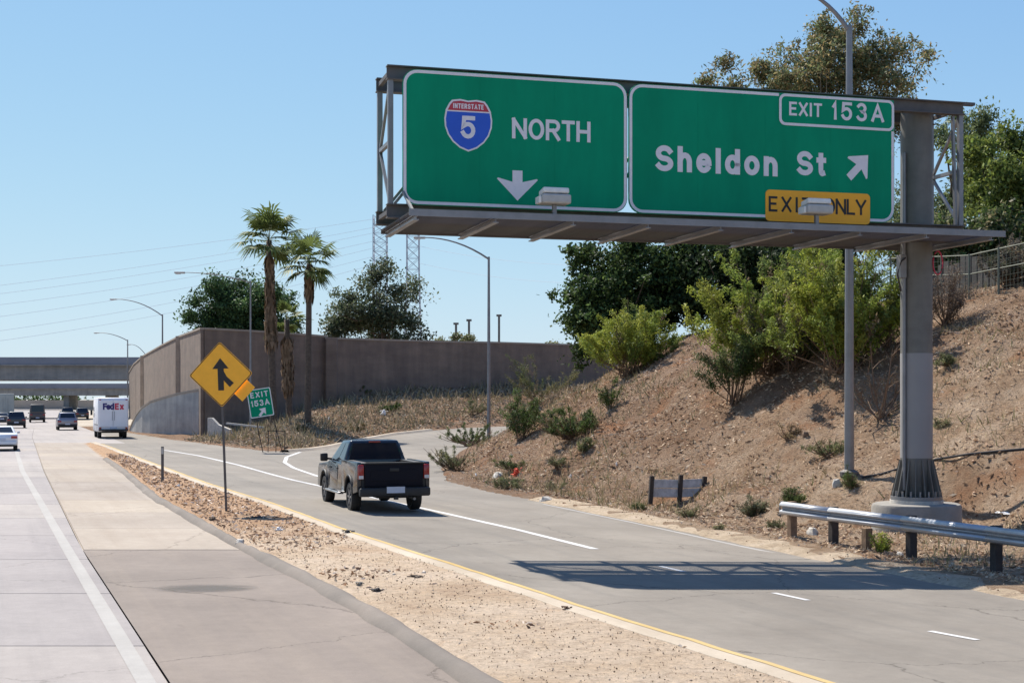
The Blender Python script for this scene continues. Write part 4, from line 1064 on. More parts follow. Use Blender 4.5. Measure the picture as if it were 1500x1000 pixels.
def place(px, py, ln=2.3): x, y = gx(px, py); return x-ln*math.sin(FY), y+ln*math.cos(FY)
small_car('white sedan at the left edge, closest car on the freeway', 'car', *place(2, 661), FY, M['white_car'], 'sedan')
small_car('dark sport utility car ahead of the white sedan at the left edge', 'car', *place(24, 627), FY, M['dark_car'], 'suv')
small_car('silver grey sport utility car left of the white delivery truck', 'car', *place(99, 630), FY, M['silver_car'], 'suv')
small_car('dark brown cargo van in the middle of the freeway under the overpass', 'van', *place(55, 618.5, 2.7), FY, M['brown_van'], 'van')
small_car('dark pickup truck directly ahead of the silver grey car', 'pickup truck', *place(100, 614, 2.8), FY, M['dark_car'], 'pickup')
small_car('dark sport utility car just left of the delivery truck, half hidden', 'car', *place(121, 614), FY, M['dark_car'], 'suv')
small_car('dark sedan at the very left edge beside the pale box truck', 'car', *place(3, 622), FY, M['dark_car'], 'sedan')
# delivery step van
DX, DY = place(166, 642, 3.2)
dv = thing('delivery_truck', 'white parcel delivery step van with blue and red lettering on its rear doors', 'delivery truck', (DX, DY, 0), FY)
prof = [(-3.2, .62), (-3.2, 3.05), (-3.1, 3.15), (1.9, 3.15), (2.5, 2.9), (2.75, 1.75), (3.2, 1.35), (3.25, .55), (2.5, .5)]+arch(1.9, .48, .5, 9)[::-1]+arch(-1.8, .48, .5, 9)[::-1]
side_prism(prof, 1.13).build('body', M['van_white'], dv, bevel=.06, segs=2, smooth='auto')
for s in (-1, 1):
    d = MB().box((s*.53, -3.225, 1.92), (1.0, .05, 2.05)).build('rear_door', M['van_white'], dv, bevel=.015)
    MB().box((s*.08, -3.26, 1.75), (.03, .03, .7)).build('handle', M['galv'], d)
    MB().box((s*.98, -3.24, .80), (.16, .04, .14)).build('taillight', M['tail_red'], dv)
    MB().box((s*.98, -3.22, 2.98), (.14, .04, .08)).build('marker_light', M['tail_red'], dv)
    MB().box((s*1.3, 2.35, 1.95), (.16, .1, .4)).build('wing_mirror', M['black_plastic'], dv)
    quad(dv, 'side_window', [(s*1.13, 1.4, 1.6), (s*1.13, 2.35, 1.6), (s*1.13, 2.25, 2.4), (s*1.13, 1.4, 2.4)][::s], M['glass'])
    MB().box((s*1.14, -.8, 1.05), (.02, 4.2, .10)).build('rub_rail', M['galv'], dv)
MB().box((0, -3.32, .66), (2.2, .3, .12)).build('rear_bumper', M['black_plastic'], dv, bevel=.02)
MB().box((0, -3.26, .82), (.5, .02, .16)).build('number_plate', M['plate'], dv)
quad(dv, 'windscreen', [(1.0, 2.76, 1.8), (-1.0, 2.76, 1.8), (-1.0, 2.53, 2.8), (1.0, 2.53, 2.8)], M['glass'])
write('Fed', -.78, .06, 2.22, .50, .25, M['logo_blue'], dv, -3.256); write('Ex', .10, .78, 2.22, .50, .25, M['logo_red'], dv, -3.256)
wheels(dv, .95, (-1.8, 1.9), .42, .28)
MB().box((0, 0, .55), (1.6, 5.6, .25)).build('underbody', M['black_plastic'], dv)
# box truck at the left edge
TX, TY = place(8, 614, 4.)
bt = thing('box_truck', 'pale grey box truck at the left edge beyond the cars', 'box truck', (TX, TY, 0), FY)
MB().box((0, -1., 2.45), (2.5, 6.4, 2.9)).build('cargo_box', M['box_grey'], bt, bevel=.04)
for s in (-1, 1):
    d = MB().box((s*.6, -4.22, 2.4), (1.15, .04, 2.6)).build('rear_door', M['box_grey'], bt, bevel=.01); MB().box((s*.35, -4.26, 2.2), (.04, .04, 2.0)).build('door_bar', M['galv'], d)
    MB().box((s*1.0, -4.1, .8), (.2, .06, .16)).build('taillight', M['tail_red'], bt)
MB().box((0, 3.2, 1.6), (2.2, 1.9, 2.0)).build('cab', M['white_car'], bt, bevel=.12)
MB().box((0, -.5, .8), (1.2, 7.2, .3)).build('chassis', M['black_plastic'], bt)
wheels(bt, 1.0, (-2.6, 3.2), .48, .3)

# ------------------------------------------------------------------ foliage
def leaves(P, size, asp, tint, jit=.3, up=.3, rng=RNG):
    """one small folded quad per point; returns verts, faces, per-face colour"""
    n = len(P)
    a = rng.normal(size=(n, 3)); a /= np.linalg.norm(a, axis=1)[:, None]
    b = rng.normal(size=(n, 3)); b[:, 2] *= (1-up); b -= (b*a).sum(1)[:, None]*a; b /= np.linalg.norm(b, axis=1)[:, None]
    s = size*rng.uniform(.6, 1.35, n)[:, None]
    u = a*s; v = b*s*asp
    V = np.stack([P-u*.5, P+v*.5, P+u*.5, P-v*.5], 1).reshape(-1, 3)
    Fc = np.arange(n*4).reshape(-1, 4)
    t = np.array(tint); k = rng.integers(0, len(t), n); c = t[k]*rng.uniform(1-jit, 1+jit, n)[:, None]
    return V, Fc, c
GREEN_DARK = [(.050, .085, .028), (.070, .11, .034), (.10, .145, .042), (.036, .058, .024)]
GREEN_MID = [(.085, .125, .035), (.11, .15, .045), (.065, .10, .035), (.14, .165, .06)]
YELLOWGREEN = [(.27, .31, .050), (.34, .36, .070), (.20, .25, .050), (.16, .20, .055)]
OLIVE = [(.15, .17, .075), (.19, .195, .09), (.12, .135, .065), (.23, .20, .115)]
EUC = [(.15, .18, .08), (.19, .20, .095), (.25, .19, .085), (.11, .14, .07), (.28, .22, .11)]
def tree(name, label, cat, base, blobs, nclump, per, lsize, tint, bark, group, trunk_r=.3, rc=.55, trunk_to=None, limbs=7, asp=.55, seed=1, droop=0., boughs=None):
    rng = np.random.default_rng(seed); base = Vector(base)
    t = thing(name, label, cat, base, 0, group)
    B = np.array([[*(Vector(c)-base), *(r if isinstance(r, tuple) else (r, r, r))] for c, r in blobs])
    vol = B[:, 3]*B[:, 4]*B[:, 5]; pr = vol/vol.sum(); cl = []
    nb_ = boughs or max(len(B)*2, nclump//12); bi = rng.choice(len(B), nb_, p=pr)
    d = rng.normal(size=(nb_, 3)); d /= np.linalg.norm(d, axis=1)[:, None]
    bc = B[bi, :3]+d*B[bi, 3:]*(rng.uniform(.25, 1.12, nb_)**.5)[:, None]
    idx = rng.integers(0, nb_, nclump); br = np.clip(B[bi, 3:].min(1)*.42, .5, 1.7)
    cen = bc[idx]+rng.normal(size=(nclump, 3))*(br[idx]*.55)[:, None]*(1, 1, .75)
    rcs = rc*rng.uniform(.5, 1.4, nclump)
    ii = np.repeat(np.arange(nclump), rng.poisson(per, nclump))
    o = rng.normal(size=(len(ii), 3))*.5; o[:, 2] *= .75
    P = cen[ii]+o*rcs[ii][:, None]; P[:, 2] -= droop*np.abs(o[:, 0])*rcs[ii]
    V, Fc, c = leaves(P, lsize, asp, tint, .3, rng=rng)
    ct = rng.uniform(.75, 1.25, nclump)[ii]; c = c*ct[:, None]*rng.uniform(.8, 1.25, nb_)[idx][ii][:, None]
    np_obj('crown', V, Fc, M['leaf'], t, tint=c)
    mb = MB(); top = Vector(trunk_to)-base if trunk_to is not None else Vector(tuple(B[:, :3].mean(0)))
    k = 5; P0 = [Vector((0, 0, -.3)).lerp(top, i/k)+Vector((rng.normal()*.05, rng.normal()*.05, 0))*i for i in range(k+1)]
    mb.tube(P0, [trunk_r*(1.15-.75*i/k) for i in range(k+1)], 9)
    ends = rng.choice(nclump, min(limbs*3, nclump), replace=False)
    for e in ends:
        s0 = P0[int(rng.integers(2, k+1))]; e_ = Vector(cen[e]); m_ = s0.lerp(e_, .5)+Vector((0, 0, -.12*(e_-s0).length))
        rr_ = trunk_r*rng.uniform(.18, .34)
        mb.tube([s0, m_, e_], [rr_, rr_*.6, rr_*.2], 5, caps=False)
    mb.build('trunk', bark, t, smooth=True)
    return t
G1 = 'trees behind the brown sound wall'; G2 = 'trees on the crest of the embankment'
def A(px, py, Y): return tuple(at(px, py, Y))
def S(px, Y): return px*Y/F
tree('broadleaf_tree', 'round green tree rising behind the corner of the brown wall, left of the palms', 'tree', (*A(350, 585, 156)[:2], 0),
     [(A(345, 450, 156), (S(55, 156), 3.5, S(38, 156))), (A(300, 475, 156), (S(28, 156), 3, S(20, 156))), (A(395, 462, 156), (S(36, 156), 3, S(38, 156))), (A(350, 500, 156), (S(60, 156), 3, 2.4))],
     800, 60, .34, [(.065, .12, .045), (.085, .14, .05), (.05, .09, .04)], M['bark'], G1, .35, .9, A(350, 470, 156), seed=3)
tree('broadleaf_tree', 'large grey green tree behind the wall below the lattice towers', 'tree', (*A(555, 585, 160)[:2], 2.),
     [(A(555, 435, 160), (S(45, 160), 3.5, S(42, 160))), (A(605, 455, 160), (S(33, 160), 3, S(38, 160))), (A(520, 465, 160), (S(38, 160), 3, S(30, 160))), (A(485, 482, 160), (S(22, 160), 3, S(12, 160))), (A(560, 490, 160), (S(70, 160), 3, 2.6)), (A(540, 410, 160), (S(16, 160), 2, S(14, 160)))],
     520, 42, .36, [(.085, .11, .055), (.11, .135, .07), (.06, .08, .045), (.15, .16, .10)], M['bark'], G1, .4, .95, A(560, 465, 160), seed=4, limbs=12)
tree('broadleaf_tree', 'dark glossy tree at the top left end of the embankment', 'tree', (6.2, 74, lz(6.2, 74)-.2),
     [(A(905, 430, 74), (S(70, 74), 2.6, S(75, 74))), (A(860, 470, 74), (S(38, 74), 2.2, S(55, 74))), (A(848, 400, 74), (S(30, 74), 1.5, S(32, 74))), (A(940, 380, 74), (S(45, 74), 2.4, S(35, 74))), (A(990, 400, 74), (S(45, 74), 2.5, S(60, 74)))],
     800, 55, .24, GREEN_DARK, M['bark'], G2, .3, .55, A(910, 430, 74), seed=5)
tree('broadleaf_tree', 'darkest dense tree on the crest just under the sign walkway', 'tree', (11.3, 72, lz(11.3, 72)-.2),
     [(A(1060, 400, 72), (S(70, 72), 2.6, S(62, 72))), (A(1150, 390, 72), (S(70, 72), 2.6, S(55, 72))), (A(1010, 430, 72), (S(35, 72), 2, S(35, 72))), (A(1220, 380, 72), (S(45, 72), 2, S(60, 72))), (A(1060, 455, 72), (S(60, 72), 1.5, S(30, 72))), (A(970, 440, 74), (S(35, 72), 1.5, S(35, 72)))],
     1050, 55, .24, [(.030, .052, .02), (.045, .072, .026), (.024, .04, .018)], M['bark'], G2, .3, .55, A(1070, 400, 72), seed=6)
tree('eucalyptus_tree', 'tall open eucalyptus rising behind the green exit sign', 'tree', (19.5, 88, 6.),
     [(A(1215, 90, 88), (S(70, 88), 3.5, S(52, 88))), (A(1140, 120, 88), (S(42, 88), 3, S(34, 88))), (A(1300, 110, 88), (S(60, 88), 3.2, S(50, 88))), (A(1345, 70, 88), (S(34, 88), 2.2, S(36, 88))), (A(1065, 105, 88), (S(26, 88), 2, S(20, 88))), (A(1085, 128, 88), (S(60, 88), 2.5, S(24, 88))), (A(1225, 30, 88), (S(40, 88), 2.4, S(26, 88))), (A(1210, 180, 88), (S(120, 88), 4, S(55, 88)))],
     1150, 42, .27, EUC, M['pale_bark'], G2, .38, .62, A(1215, 150, 88), limbs=16, asp=.38, seed=18, droop=.5, boughs=120)
tree('broadleaf_tree', 'bright green tree at the right edge behind the fence', 'tree', (22.5, 61, 7.),
     [(A(1470, 245, 61), (S(50, 61), 2.5, S(68, 61))), (A(1500, 300, 61), (S(45, 61), 2.5, S(60, 61))), (A(1455, 300, 61), (S(28, 61), 2, S(40, 61)))],
     460, 55, .2, [(.17, .21, .045), (.12, .165, .04), (.21, .24, .06), (.075, .105, .035)], M['bark'], G2, .25, .5, A(1475, 300, 61), seed=9)
tree('broadleaf_tree', 'thin blue green tree between the gantry end and the bright right tree', 'tree', (21.3, 68, 7.),
     [(A(1405, 235, 68), (S(38, 68), 2.2, S(75, 68))), (A(1370, 250, 68), (S(25, 68), 2, S(80, 68))), (A(1440, 195, 68), (S(45, 68), 2, S(32, 68))), (A(1340, 330, 68), (S(60, 68), 2, S(50, 68)))],
     420, 42, .2, [(.10, .135, .06), (.13, .165, .075), (.075, .10, .05), (.17, .20, .09)], M['bark'], G2, .25, .5, A(1400, 280, 68), seed=10, asp=.4)
tree('broadleaf_tree', 'shady tree behind the grey fence at the right edge', 'tree', (24.5, 58, 7.),
     [(A(1490, 350, 58), (S(60, 58), 2, S(35, 58))), (A(1420, 350, 58), (S(50, 58), 2, S(38, 58))), (A(1350, 370, 58), (S(45, 58), 2, S(35, 58))), (A(1480, 385, 58), (S(60, 58), 1.5, S(28, 58))), (A(1420, 395, 58), (S(50, 58), 1.5, S(26, 58)))],
     700, 50, .2, OLIVE+GREEN_DARK, M['bark'], G2, .2, .5, A(1470, 345, 58), seed=12)
# distant tree belt past the far overpass
rng = np.random.default_rng(77); V_, F_, C_ = [], [], []; nb = 0
P = []
for k in range(46):
    cx_ = -330+k*8.; 
    if k in (24, 25, 28): continue
    h = rng.uniform(2.6, 6.); q = rng.normal(size=(500, 3))*(4., 2.5, h*.35)+(cx_, 470+rng.uniform(-8, 8), h*.5); P.append(q)
P = np.concatenate(P); P[:, 2] = np.abs(P[:, 2]); V, Fc, c = leaves(P, 1.0, .7, GREEN_DARK, .3, rng=rng)
tag(np_obj('tree_belt', V, Fc, M['leaf'], tint=c), 'hazy belt of trees beyond the farther overpass', 'trees', kind='stuff')
for px, yt, lb in ((650, 494, 'small tree top showing over the wall right of the big grey green tree'), (683, 487, 'small tree tip above the wall among the far lamp posts'), (812, 500, 'tiny tree top above the wall beside the embankment tree')):
    tree('broadleaf_tree', lb, 'tree', (*A(px, 585, 230)[:2], 0), [(A(px, yt+12, 230), (S(16, 230), 1.5, S(12, 230)))], 60, 40, .4, OLIVE, M['bark'], 'small tree tops over the wall', .15, .7, A(px, yt+16, 230), limbs=3, seed=px)
for px, yt in ((668, 474), (687, 469), (731, 462)):
    q = at(px, yt, 240); lb = {668: 'leftmost of three short distant posts above the wall', 687: 'middle of three short distant posts above the wall', 731: 'rightmost distant post, standing apart above the wall right of the street lamp'}[px]
    t = thing('distant_post', lb, 'post', (q.x, 240, 0), 0, 'distant posts above the wall')
    MB().tube([(0, 0, 0), (0, 0, q.z)], .22, 6).build('pole', M['galv_dull'], t); MB().box((0, 0, q.z), (.9, .4, .35)).build('lamp_head', M['galv_dull'], t)

# palms
def frond(rng, base, az, el, ln, V, Fc, Cc, dead=False):
    d = Vector((math.cos(az)*math.cos(el), math.sin(az)*math.cos(el), math.sin(el))); side = Vector((-math.sin(az), math.cos(az), 0)); nrm = side.cross(d)
    pl_ = ln*.6; hub = base+d*pl_; b0 = len(V)
    V += [base-side*.03, base+side*.03, hub+side*.02, hub-side*.02]; Fc.append((b0, b0+1, b0+2, b0+3)); Cc.append((.10, .11, .04) if not dead else (.2, .13, .07))
    n = 14
    for i in range(n):
        a = (i/(n-1)-.5)*R(200); q = (d*math.cos(a)+side*math.sin(a)); L_ = ln*.62*(1-.25*abs(a)/R(105))*rng.uniform(.85, 1.1)
        w = .085; s_ = (side*math.cos(a)-d*math.sin(a))*w
        tip = hub+q*L_+Vector((0, 0, -L_*L_*rng.uniform(.10, .30)))+nrm*rng.normal()*.05; mid = hub+q*L_*.55
        b0 = len(V); V += [hub, mid-s_, tip, mid+s_]; Fc.append((b0, b0+1, b0+2, b0+3))
        g = rng.uniform(.7, 1.3); Cc.append(tuple(np.array((.12, .155, .045) if not dead else (.24, .15, .08))*g))
def palm(label, px_b, py_b, px_t, py_t, Y, skirt, seed, nf=34, ln=2.0, tr=.26):
    rng = np.random.default_rng(seed); b = at(px_b, py_b, Y); zb = lz(b.x, Y); top = at(px_t, py_t, Y)-Vector((b.x, Y, zb))
    t = thing('palm_tree', label, 'palm tree', (b.x, Y, zb), 0, 'fan palms in front of the brown wall')
    MB().tube([(0, 0, -.3), (0, 0, .5), tuple(Vector((0, 0, 0)).lerp(top, .4)), tuple(Vector((0, 0, 0)).lerp(top, .75)), tuple(top)], [tr*1.5, tr*1.1, tr, tr*.9, tr*.8], 10).build('trunk', M['palm_bark'], t, smooth=True)
    V, Fc, Cc = [], [], []
    for i in range(nf):
        el = R(rng.uniform(-55, 85)); frond(rng, top, rng.uniform(0, 2*math.pi), el, ln*1.25*rng.uniform(.75, 1.15), V, Fc, Cc, False)
    np_obj('crown', np.array([tuple(v) for v in V]), np.array(Fc), M['leaf'], t, tint=np.array(Cc))
    V, Fc, Cc = [], [], []
    for (z0, z1, w, n) in skirt:
        for i in range(n):
            u = rng.uniform(0, 1); p = Vector((0, 0, 0)).lerp(top, 1)*(z0+(z1-z0)*u)/top.z
            az = rng.uniform(0, 2*math.pi); o_ = Vector((math.cos(az), math.sin(az), 0))*w*rng.uniform(.3, 1)
            ln_ = rng.uniform(.7, 1.4); s_ = Vector((-math.sin(az), math.cos(az), 0))*rng.uniform(.06, .16)
            b0 = len(V); V += [p+o_*.35, p+o_+s_-Vector((0, 0, ln_*.5)), p+o_*.9-Vector((0, 0, ln_)), p+o_-s_-Vector((0, 0, ln_*.5))]; Fc.append((b0, b0+1, b0+2, b0+3))
            Cc.append(tuple(np.array((.21, .14, .085))*rng.uniform(.5, 1.4)))
    np_obj('dead_frond_skirt', np.array([tuple(v) for v in V]), np.array(Fc), M['straw'], t, tint=np.array(Cc))
palm('tallest fan palm with a ragged brown skirt, left of the pair', 401, 612, 394, 352, 105, [(9.8, 13.0, .42, 450), (6.6, 9.6, .52, 600)], 5, 40, 2.0)
palm('slimmer fan palm right of the tallest, clean dark trunk', 451, 620, 453, 386, 101, [(9.8, 11.8, .40, 350)], 6, 30, 1.9, .23)
palm('short palm with a hanging brown skirt between the two tall palms', 424, 610, 420, 468, 108, [(2.8, 6.6, .55, 700)], 8, 16, 1.4, .24)

# shrubs: stems fanning up from a root, leaves along them
SHG = 'shrubs growing on the embankment'
def shrub(label, base, h, w, stems, per, lsize, tint, seed, lean=0., asp=.28, name='shrub', group=SHG, twig=.012, leafstart=.25, up=.7):
    rng = np.random.default_rng(seed); t = thing(name, label, 'shrub', base-Vector((0, 0, .05)), 0, group); mb = MB(); P = []; T = []
    big = h > 2.2; plumes = max(5, int(stems*(.22 if big else .5))); tt = np.array(tint)
    for i in range(plumes):
        a = rng.uniform(0, 2*math.pi); rr_ = w*rng.uniform(.05, 1)**.6
        hh = h*rng.uniform(.35, .95)*(1-.40*(rr_/w)**2)*(1.22 if rng.uniform() > .85 else 1)
        e = Vector((math.cos(a)*rr_+lean*hh, math.sin(a)*rr_*.8, hh)); m_ = Vector((e.x*.62, e.y*.62, hh*.5)); s0 = Vector((rng.normal()*w*.10, rng.normal()*w*.10, 0))
        mb.tube([s0, m_, e], [twig*2, twig*1.3, twig*.5], 4, caps=False)
        dead = rng.uniform() > .9; col = tt[rng.integers(0, len(tt))]*rng.uniform(.75, 1.3)
        if dead: col = np.array((.20, .15, .09))
        nsub = 5 if big else 2
        for k in range(nsub):
            u0 = rng.uniform(max(.3, leafstart), .95); q0 = s0*((1-u0)**2)+m_*(2*u0*(1-u0))+e*(u0**2)
            dl = h*rng.uniform(.10, .26)*(1 if big else .9); d = Vector((rng.normal()*.55+math.cos(a)*.5, rng.normal()*.55+math.sin(a)*.4, rng.uniform(.35, 1.3))).normalized()*dl
            q1 = q0+d; mb.tube([q0, q0.lerp(q1, .5)+Vector((0, 0, dl*.06)), q1], [twig, twig*.6, twig*.25], 3, caps=False)
            if per:
                n = int(per*stems/plumes/nsub*rng.uniform(.6, 1.5)*(.35 if dead else 1)*(1.25 if big else 1.0))
                u = rng.uniform(0, 1.05, n)[:, None]; q = np.array(q0)*(1-u)+np.array(q1)*u; q = q+rng.normal(size=q.shape)*((.045 if not big else .10)*(1.15-u*.7)+.01)
                P.append(q); T.append(np.repeat(col[None], n, 0))
    mb.build('stems', M['twig'], t)
    if per:
        P = np.concatenate(P); T = np.concatenate(T); P[:, 2] = np.maximum(P[:, 2], .02)
        V, Fc, c = leaves(P, lsize, asp, [(1, 1, 1)], .25, rng=rng)
        np_obj('foliage', V, Fc, M['leaf'], t, tint=c*T)
    return t
def sh(label, px, py, wpx, hpx, tint, seed, stems=40, per=60, ls=.10, **k):
    b = hit(px, py); s = b.y/F
    return shrub(label, b, hpx*s, wpx*s/2, stems, per, ls, tint, seed, **k)
sh('large yellow green bush on the upper slope left of the lamp pole', 1122, 548, 225, 200, YELLOWGREEN, 1, 260, 130, .15)
sh('bright feathery bush behind the lamp pole on the slope', 1235, 545, 240, 225, YELLOWGREEN, 2, 280, 130, .15)
sh('green bush left of the large yellow green one with a bare dark base', 1075, 592, 95, 135, GREEN_MID, 3, 90, 90, .11, leafstart=.5)
sh('olive bush between the two large bushes on the slope', 1165, 542, 170, 130, OLIVE, 4, 130, 100, .11)
sh('yellow tipped bush on the left shoulder of the hill under the dark tree', 922, 550, 150, 135, YELLOWGREEN, 5, 200, 120, .15)
sh('small upright plant with a dark base below the yellow tipped bush', 893, 600, 34, 62, GREEN_MID, 6, 30, 60, .10)
sh('rounded olive bush at the left end of the hill near the wall', 792, 594, 125, 88, [(.12, .13, .05), (.16, .15, .06), (.09, .11, .04)], 7, 80, 80, .13)
sh('narrow green plant on the left toe of the hill, right of the street lamp', 765, 645, 62, 85, GREEN_MID, 8, 72, 70, .12)
sh('wide low green mat of leaves on the left part of the slope', 840, 642, 150, 57, GREEN_MID, 9, 162, 80, .10)
sh('small low tuft below the wide green mat', 858, 660, 34, 22, OLIVE, 10, 30, 50, .09)
sh('low bush on the island right of the white bag', 695, 608, 56, 32, OLIVE, 11, 40, 50, .14)
sh('low dark bush on the island beside the white bag', 573, 603, 42, 18, GREEN_MID, 12, 40, 50, .14)
sh('weedy clump at the road edge left of the hill toe', 665, 688, 100, 44, OLIVE, 13, 72, 60, .09)
sh('straggling weeds near the exit road behind the pickup', 690, 652, 112, 36, GREEN_MID, 14, 90, 60, .11)
sh('grey green tuft on the lower slope right of the red cloth', 817, 684, 26, 22, OLIVE, 15, 30, 50, .07)
sh('low weeds at the edge in front of the red cloth', 745, 716, 70, 26, OLIVE, 16, 50, 60, .07)
sh('green weeds just behind the red cloth', 752, 688, 64, 26, GREEN_MID, 17, 40, 50, .08)
sh('small tuft by the roadside right of the red cloth', 815, 718, 56, 24, OLIVE, 18, 30, 50, .06)
sh('tiny tuft at the road edge below the weathered panel', 936, 747, 26, 16, GREEN_MID, 19, 30, 50, .05)
sh('pale tuft at the road edge right of the weathered panel', 1010, 758, 34, 22, OLIVE, 20, 30, 50, .05)
sh('grey green tussock left of the guardrail end', 1105, 757, 48, 40, [(.14, .15, .08), (.17, .17, .10)], 21, 60, 60, .06)
sh('greener tussock directly above the guardrail end', 1160, 743, 40, 38, GREEN_MID, 22, 60, 60, .06)
sh('spiky tuft beside the base of the tall lamp pole', 1247, 716, 34, 30, GREEN_MID, 23, 50, 50, .07, asp=.12)
sh('green tuft left under the guardrail end', 1138, 775, 30, 20, OLIVE, 24, 30, 40, .05)
sh('bright green weed growing between the guardrail posts', 1288, 808, 44, 34, YELLOWGREEN, 25, 30, 40, .07)
sh('low dark bush on the slope between lamp pole and column', 1215, 668, 100, 34, OLIVE, 26, 50, 50, .08)
sh('low olive bush right of the gantry column on the slope', 1390, 535, 36, 26, OLIVE, 27, 40, 40, .08)
sh('small dry bush on the slope right of the column, mid height', 1378, 625, 30, 18, OLIVE, 28, 30, 30, .07)
sh('tiny roadside tuft left of the grey green tussock', 1052, 775, 22, 14, OLIVE, 29, 20, 40, .05)
sh('pale dead weed on the slope left of the lamp pole', 1155, 645, 50, 30, [(.28, .20, .12), (.20, .15, .08)], 30, 40, 30, .07)
sh('bare twiggy bush behind the lamp pole and column', 1288, 618, 150, 140, [(.12, .09, .05)], 31, 60, 10, .07, twig=.014)
sh('grey leafless thicket at the top of the slope right of the column', 1385, 478, 70, 110, [(.17, .13, .10), (.13, .10, .08)], 32, 110, 40, .08, twig=.010)
sh('olive bush on the slope between the feathery bush and the column', 1300, 508, 100, 150, [(.13, .15, .04), (.09, .10, .04)], 33, 90, 60, .1)
sh('small pale bush against the brown wall on the island', 527, 580, 30, 22, OLIVE, 34, 30, 40, .16, group='shrubs on the island by the wall')
sh('dry weeds at the foot of the right palm', 440, 634, 40, 16, [(.16, .13, .07), (.10, .11, .05)], 35, 40, 40, .12, group='shrubs on the island by the wall')
sh('dry yellow weeds on the island beside the middle palm', 520, 632, 40, 16, [(.20, .15, .07), (.12, .11, .05)], 36, 40, 40, .12, group='shrubs on the island by the wall')

sh('grey brown vine tangle over the fence at the top right corner', 1478, 418, 95, 85, [(.14, .12, .09), (.10, .11, .06), (.19, .16, .12)], 41, 90, 90, .11)
sh('leafy vine tangle left of the fence corner under the walkway end', 1428, 424, 80, 78, [(.12, .13, .06), (.16, .13, .10), (.09, .10, .05)], 42, 80, 80, .11)
sh('dark weedy clump beside the right picture edge on the crest', 1525, 412, 90, 80, [(.12, .12, .08), (.09, .10, .05)], 43, 80, 80, .11)

# fence at the crest on the right
f0, f1 = Vector((17.7, 42.2, 0)), Vector((13.6, 53.6, 0)); fo = f0.copy(); fo.z = lz(f0.x, f0.y)
fe = thing('fence', 'dull green pipe and wire fence along the top of the slope at the right edge', 'fence', fo)
NF = 9
for i in range(NF):
    p = f0.lerp(f1, i/(NF-1)); z = lz(p.x, p.y)
    MB().tube([(p.x-fo.x, p.y-fo.y, z-.3-fo.z), (p.x-fo.x, p.y-fo.y, z+1.55-fo.z)], .04, 8).build('fence_post', M['fence_green'], fe, smooth='auto')
    if i < NF-1:
        q = f0.lerp(f1, (i+1)/(NF-1)); z2 = lz(q.x, q.y)
        for hh in (.85, 1.5): MB().tube([(p.x-fo.x, p.y-fo.y, z+hh-fo.z), (q.x-fo.x, q.y-fo.y, z2+hh-fo.z)], .025, 6).build('rail', M['fence_green'], fe)
        b = MB()
        for k in range(9):
            hh = .05+k*.18; b.bar((p.x-fo.x, p.y-fo.y, z+hh-fo.z), (q.x-fo.x, q.y-fo.y, z2+hh-fo.z), .008, .008)
        for k in range(8):
            u = k/8; a = p.lerp(q, u); za = z+(z2-z)*u; b.bar((a.x-fo.x, a.y-fo.y, za-fo.z), (a.x-fo.x, a.y-fo.y, za+1.5-fo.z), .008, .008)
        b.build('wire_mesh', M['fence_green'], fe)
bf = thing('board_fence', 'grey weathered board fence standing behind the wire fence at the right edge', 'fence', (18.4, 49, lz(18.4, 49)))
rng = np.random.default_rng(5)
for i in range(40):
    u = i/40; x, y = -.2+(-4.2)*u+2.2, -6+14*u; z = lz(18.4+x, 49+y)-bf.location.z; h = rng.uniform(1.3, 1.75)
    MB().box((x, y, z+h/2-.1), (.05, .30, h), rz=R(16)+rng.normal()*.04).build('board', M['container'], bf)

# ------------------------------------------------------------------ towers and wires
def tower(label, px, Y, ytop, w):
    t = thing('lattice_tower', label, 'pylon', (*A(px, 585, Y)[:2], 0), 0, 'lattice transmission towers')
    h = H+(HZ-ytop)/F*Y; n = 22; b = MB()
    def W(z): return w/2*(1+.9*max(0, 1-z/(h*.62))**1.4)
    for i in range(n):
        z0, z1 = h*i/n, h*(i+1)/n; a, c = W(z0), W(z1)
        K = [(-1, -1), (1, -1), (1, 1), (-1, 1)]
        for k in range(4):
            p, q = K[k], K[(k+1) % 4]
            b.bar((p[0]*a, p[1]*a, z0), (p[0]*c, p[1]*c, z1), .20, .20)
            b.bar((p[0]*a, p[1]*a, z0), (q[0]*c, q[1]*c, z1), .09, .09); b.bar((q[0]*a, q[1]*a, z0), (p[0]*c, p[1]*c, z1), .09, .09)
            b.bar((p[0]*a, p[1]*a, z0), (q[0]*a, q[1]*a, z0), .09, .09)
    b.build('lattice', M['tower'], t)
    return t
tower('left lattice transmission tower, showing under the left end of the gantry', 557, 350, 316, 3.3)
tower('right lattice transmission tower, showing under the green sign above the big tree', 605, 350, 250, 3.0)
WG = 'power wires strung to the lattice towers'
def wire(label, p, q, sag, r=.036):
    P = []
    for i in range(25):
        u = i/24; v = Vector(p).lerp(Vector(q), u); v.z -= sag*4*u*(1-u); P.append(v)
    o = MB().tube(P, r, 4).build('power_wire', M['wire']); tag(o, label, 'wire', WG)
names_ = ['topmost', 'second from the top', 'third from the top', 'fourth from the top', 'fifth from the top', 'lowest but one', 'lowest']
for i, (ya, yb) in enumerate(((320, 392), (332, 424), (340, 436), (352, 452), (362, 470), (374, 492), (386, 506))):
    wire(f'{names_[i]} of the faint power wires crossing the sky left of the gantry', at(553, ya, 350), at(-160, yb+12, 290), 1.0+i*.25)
for i, (ya, yb, lb) in enumerate(((360, 388, 'upper'), (385, 415, 'lower'))):
    wire(f'{lb} faint power wire running right from the towers behind the street lamp', at(612, ya, 350), at(900, yb, 330), 1.5)

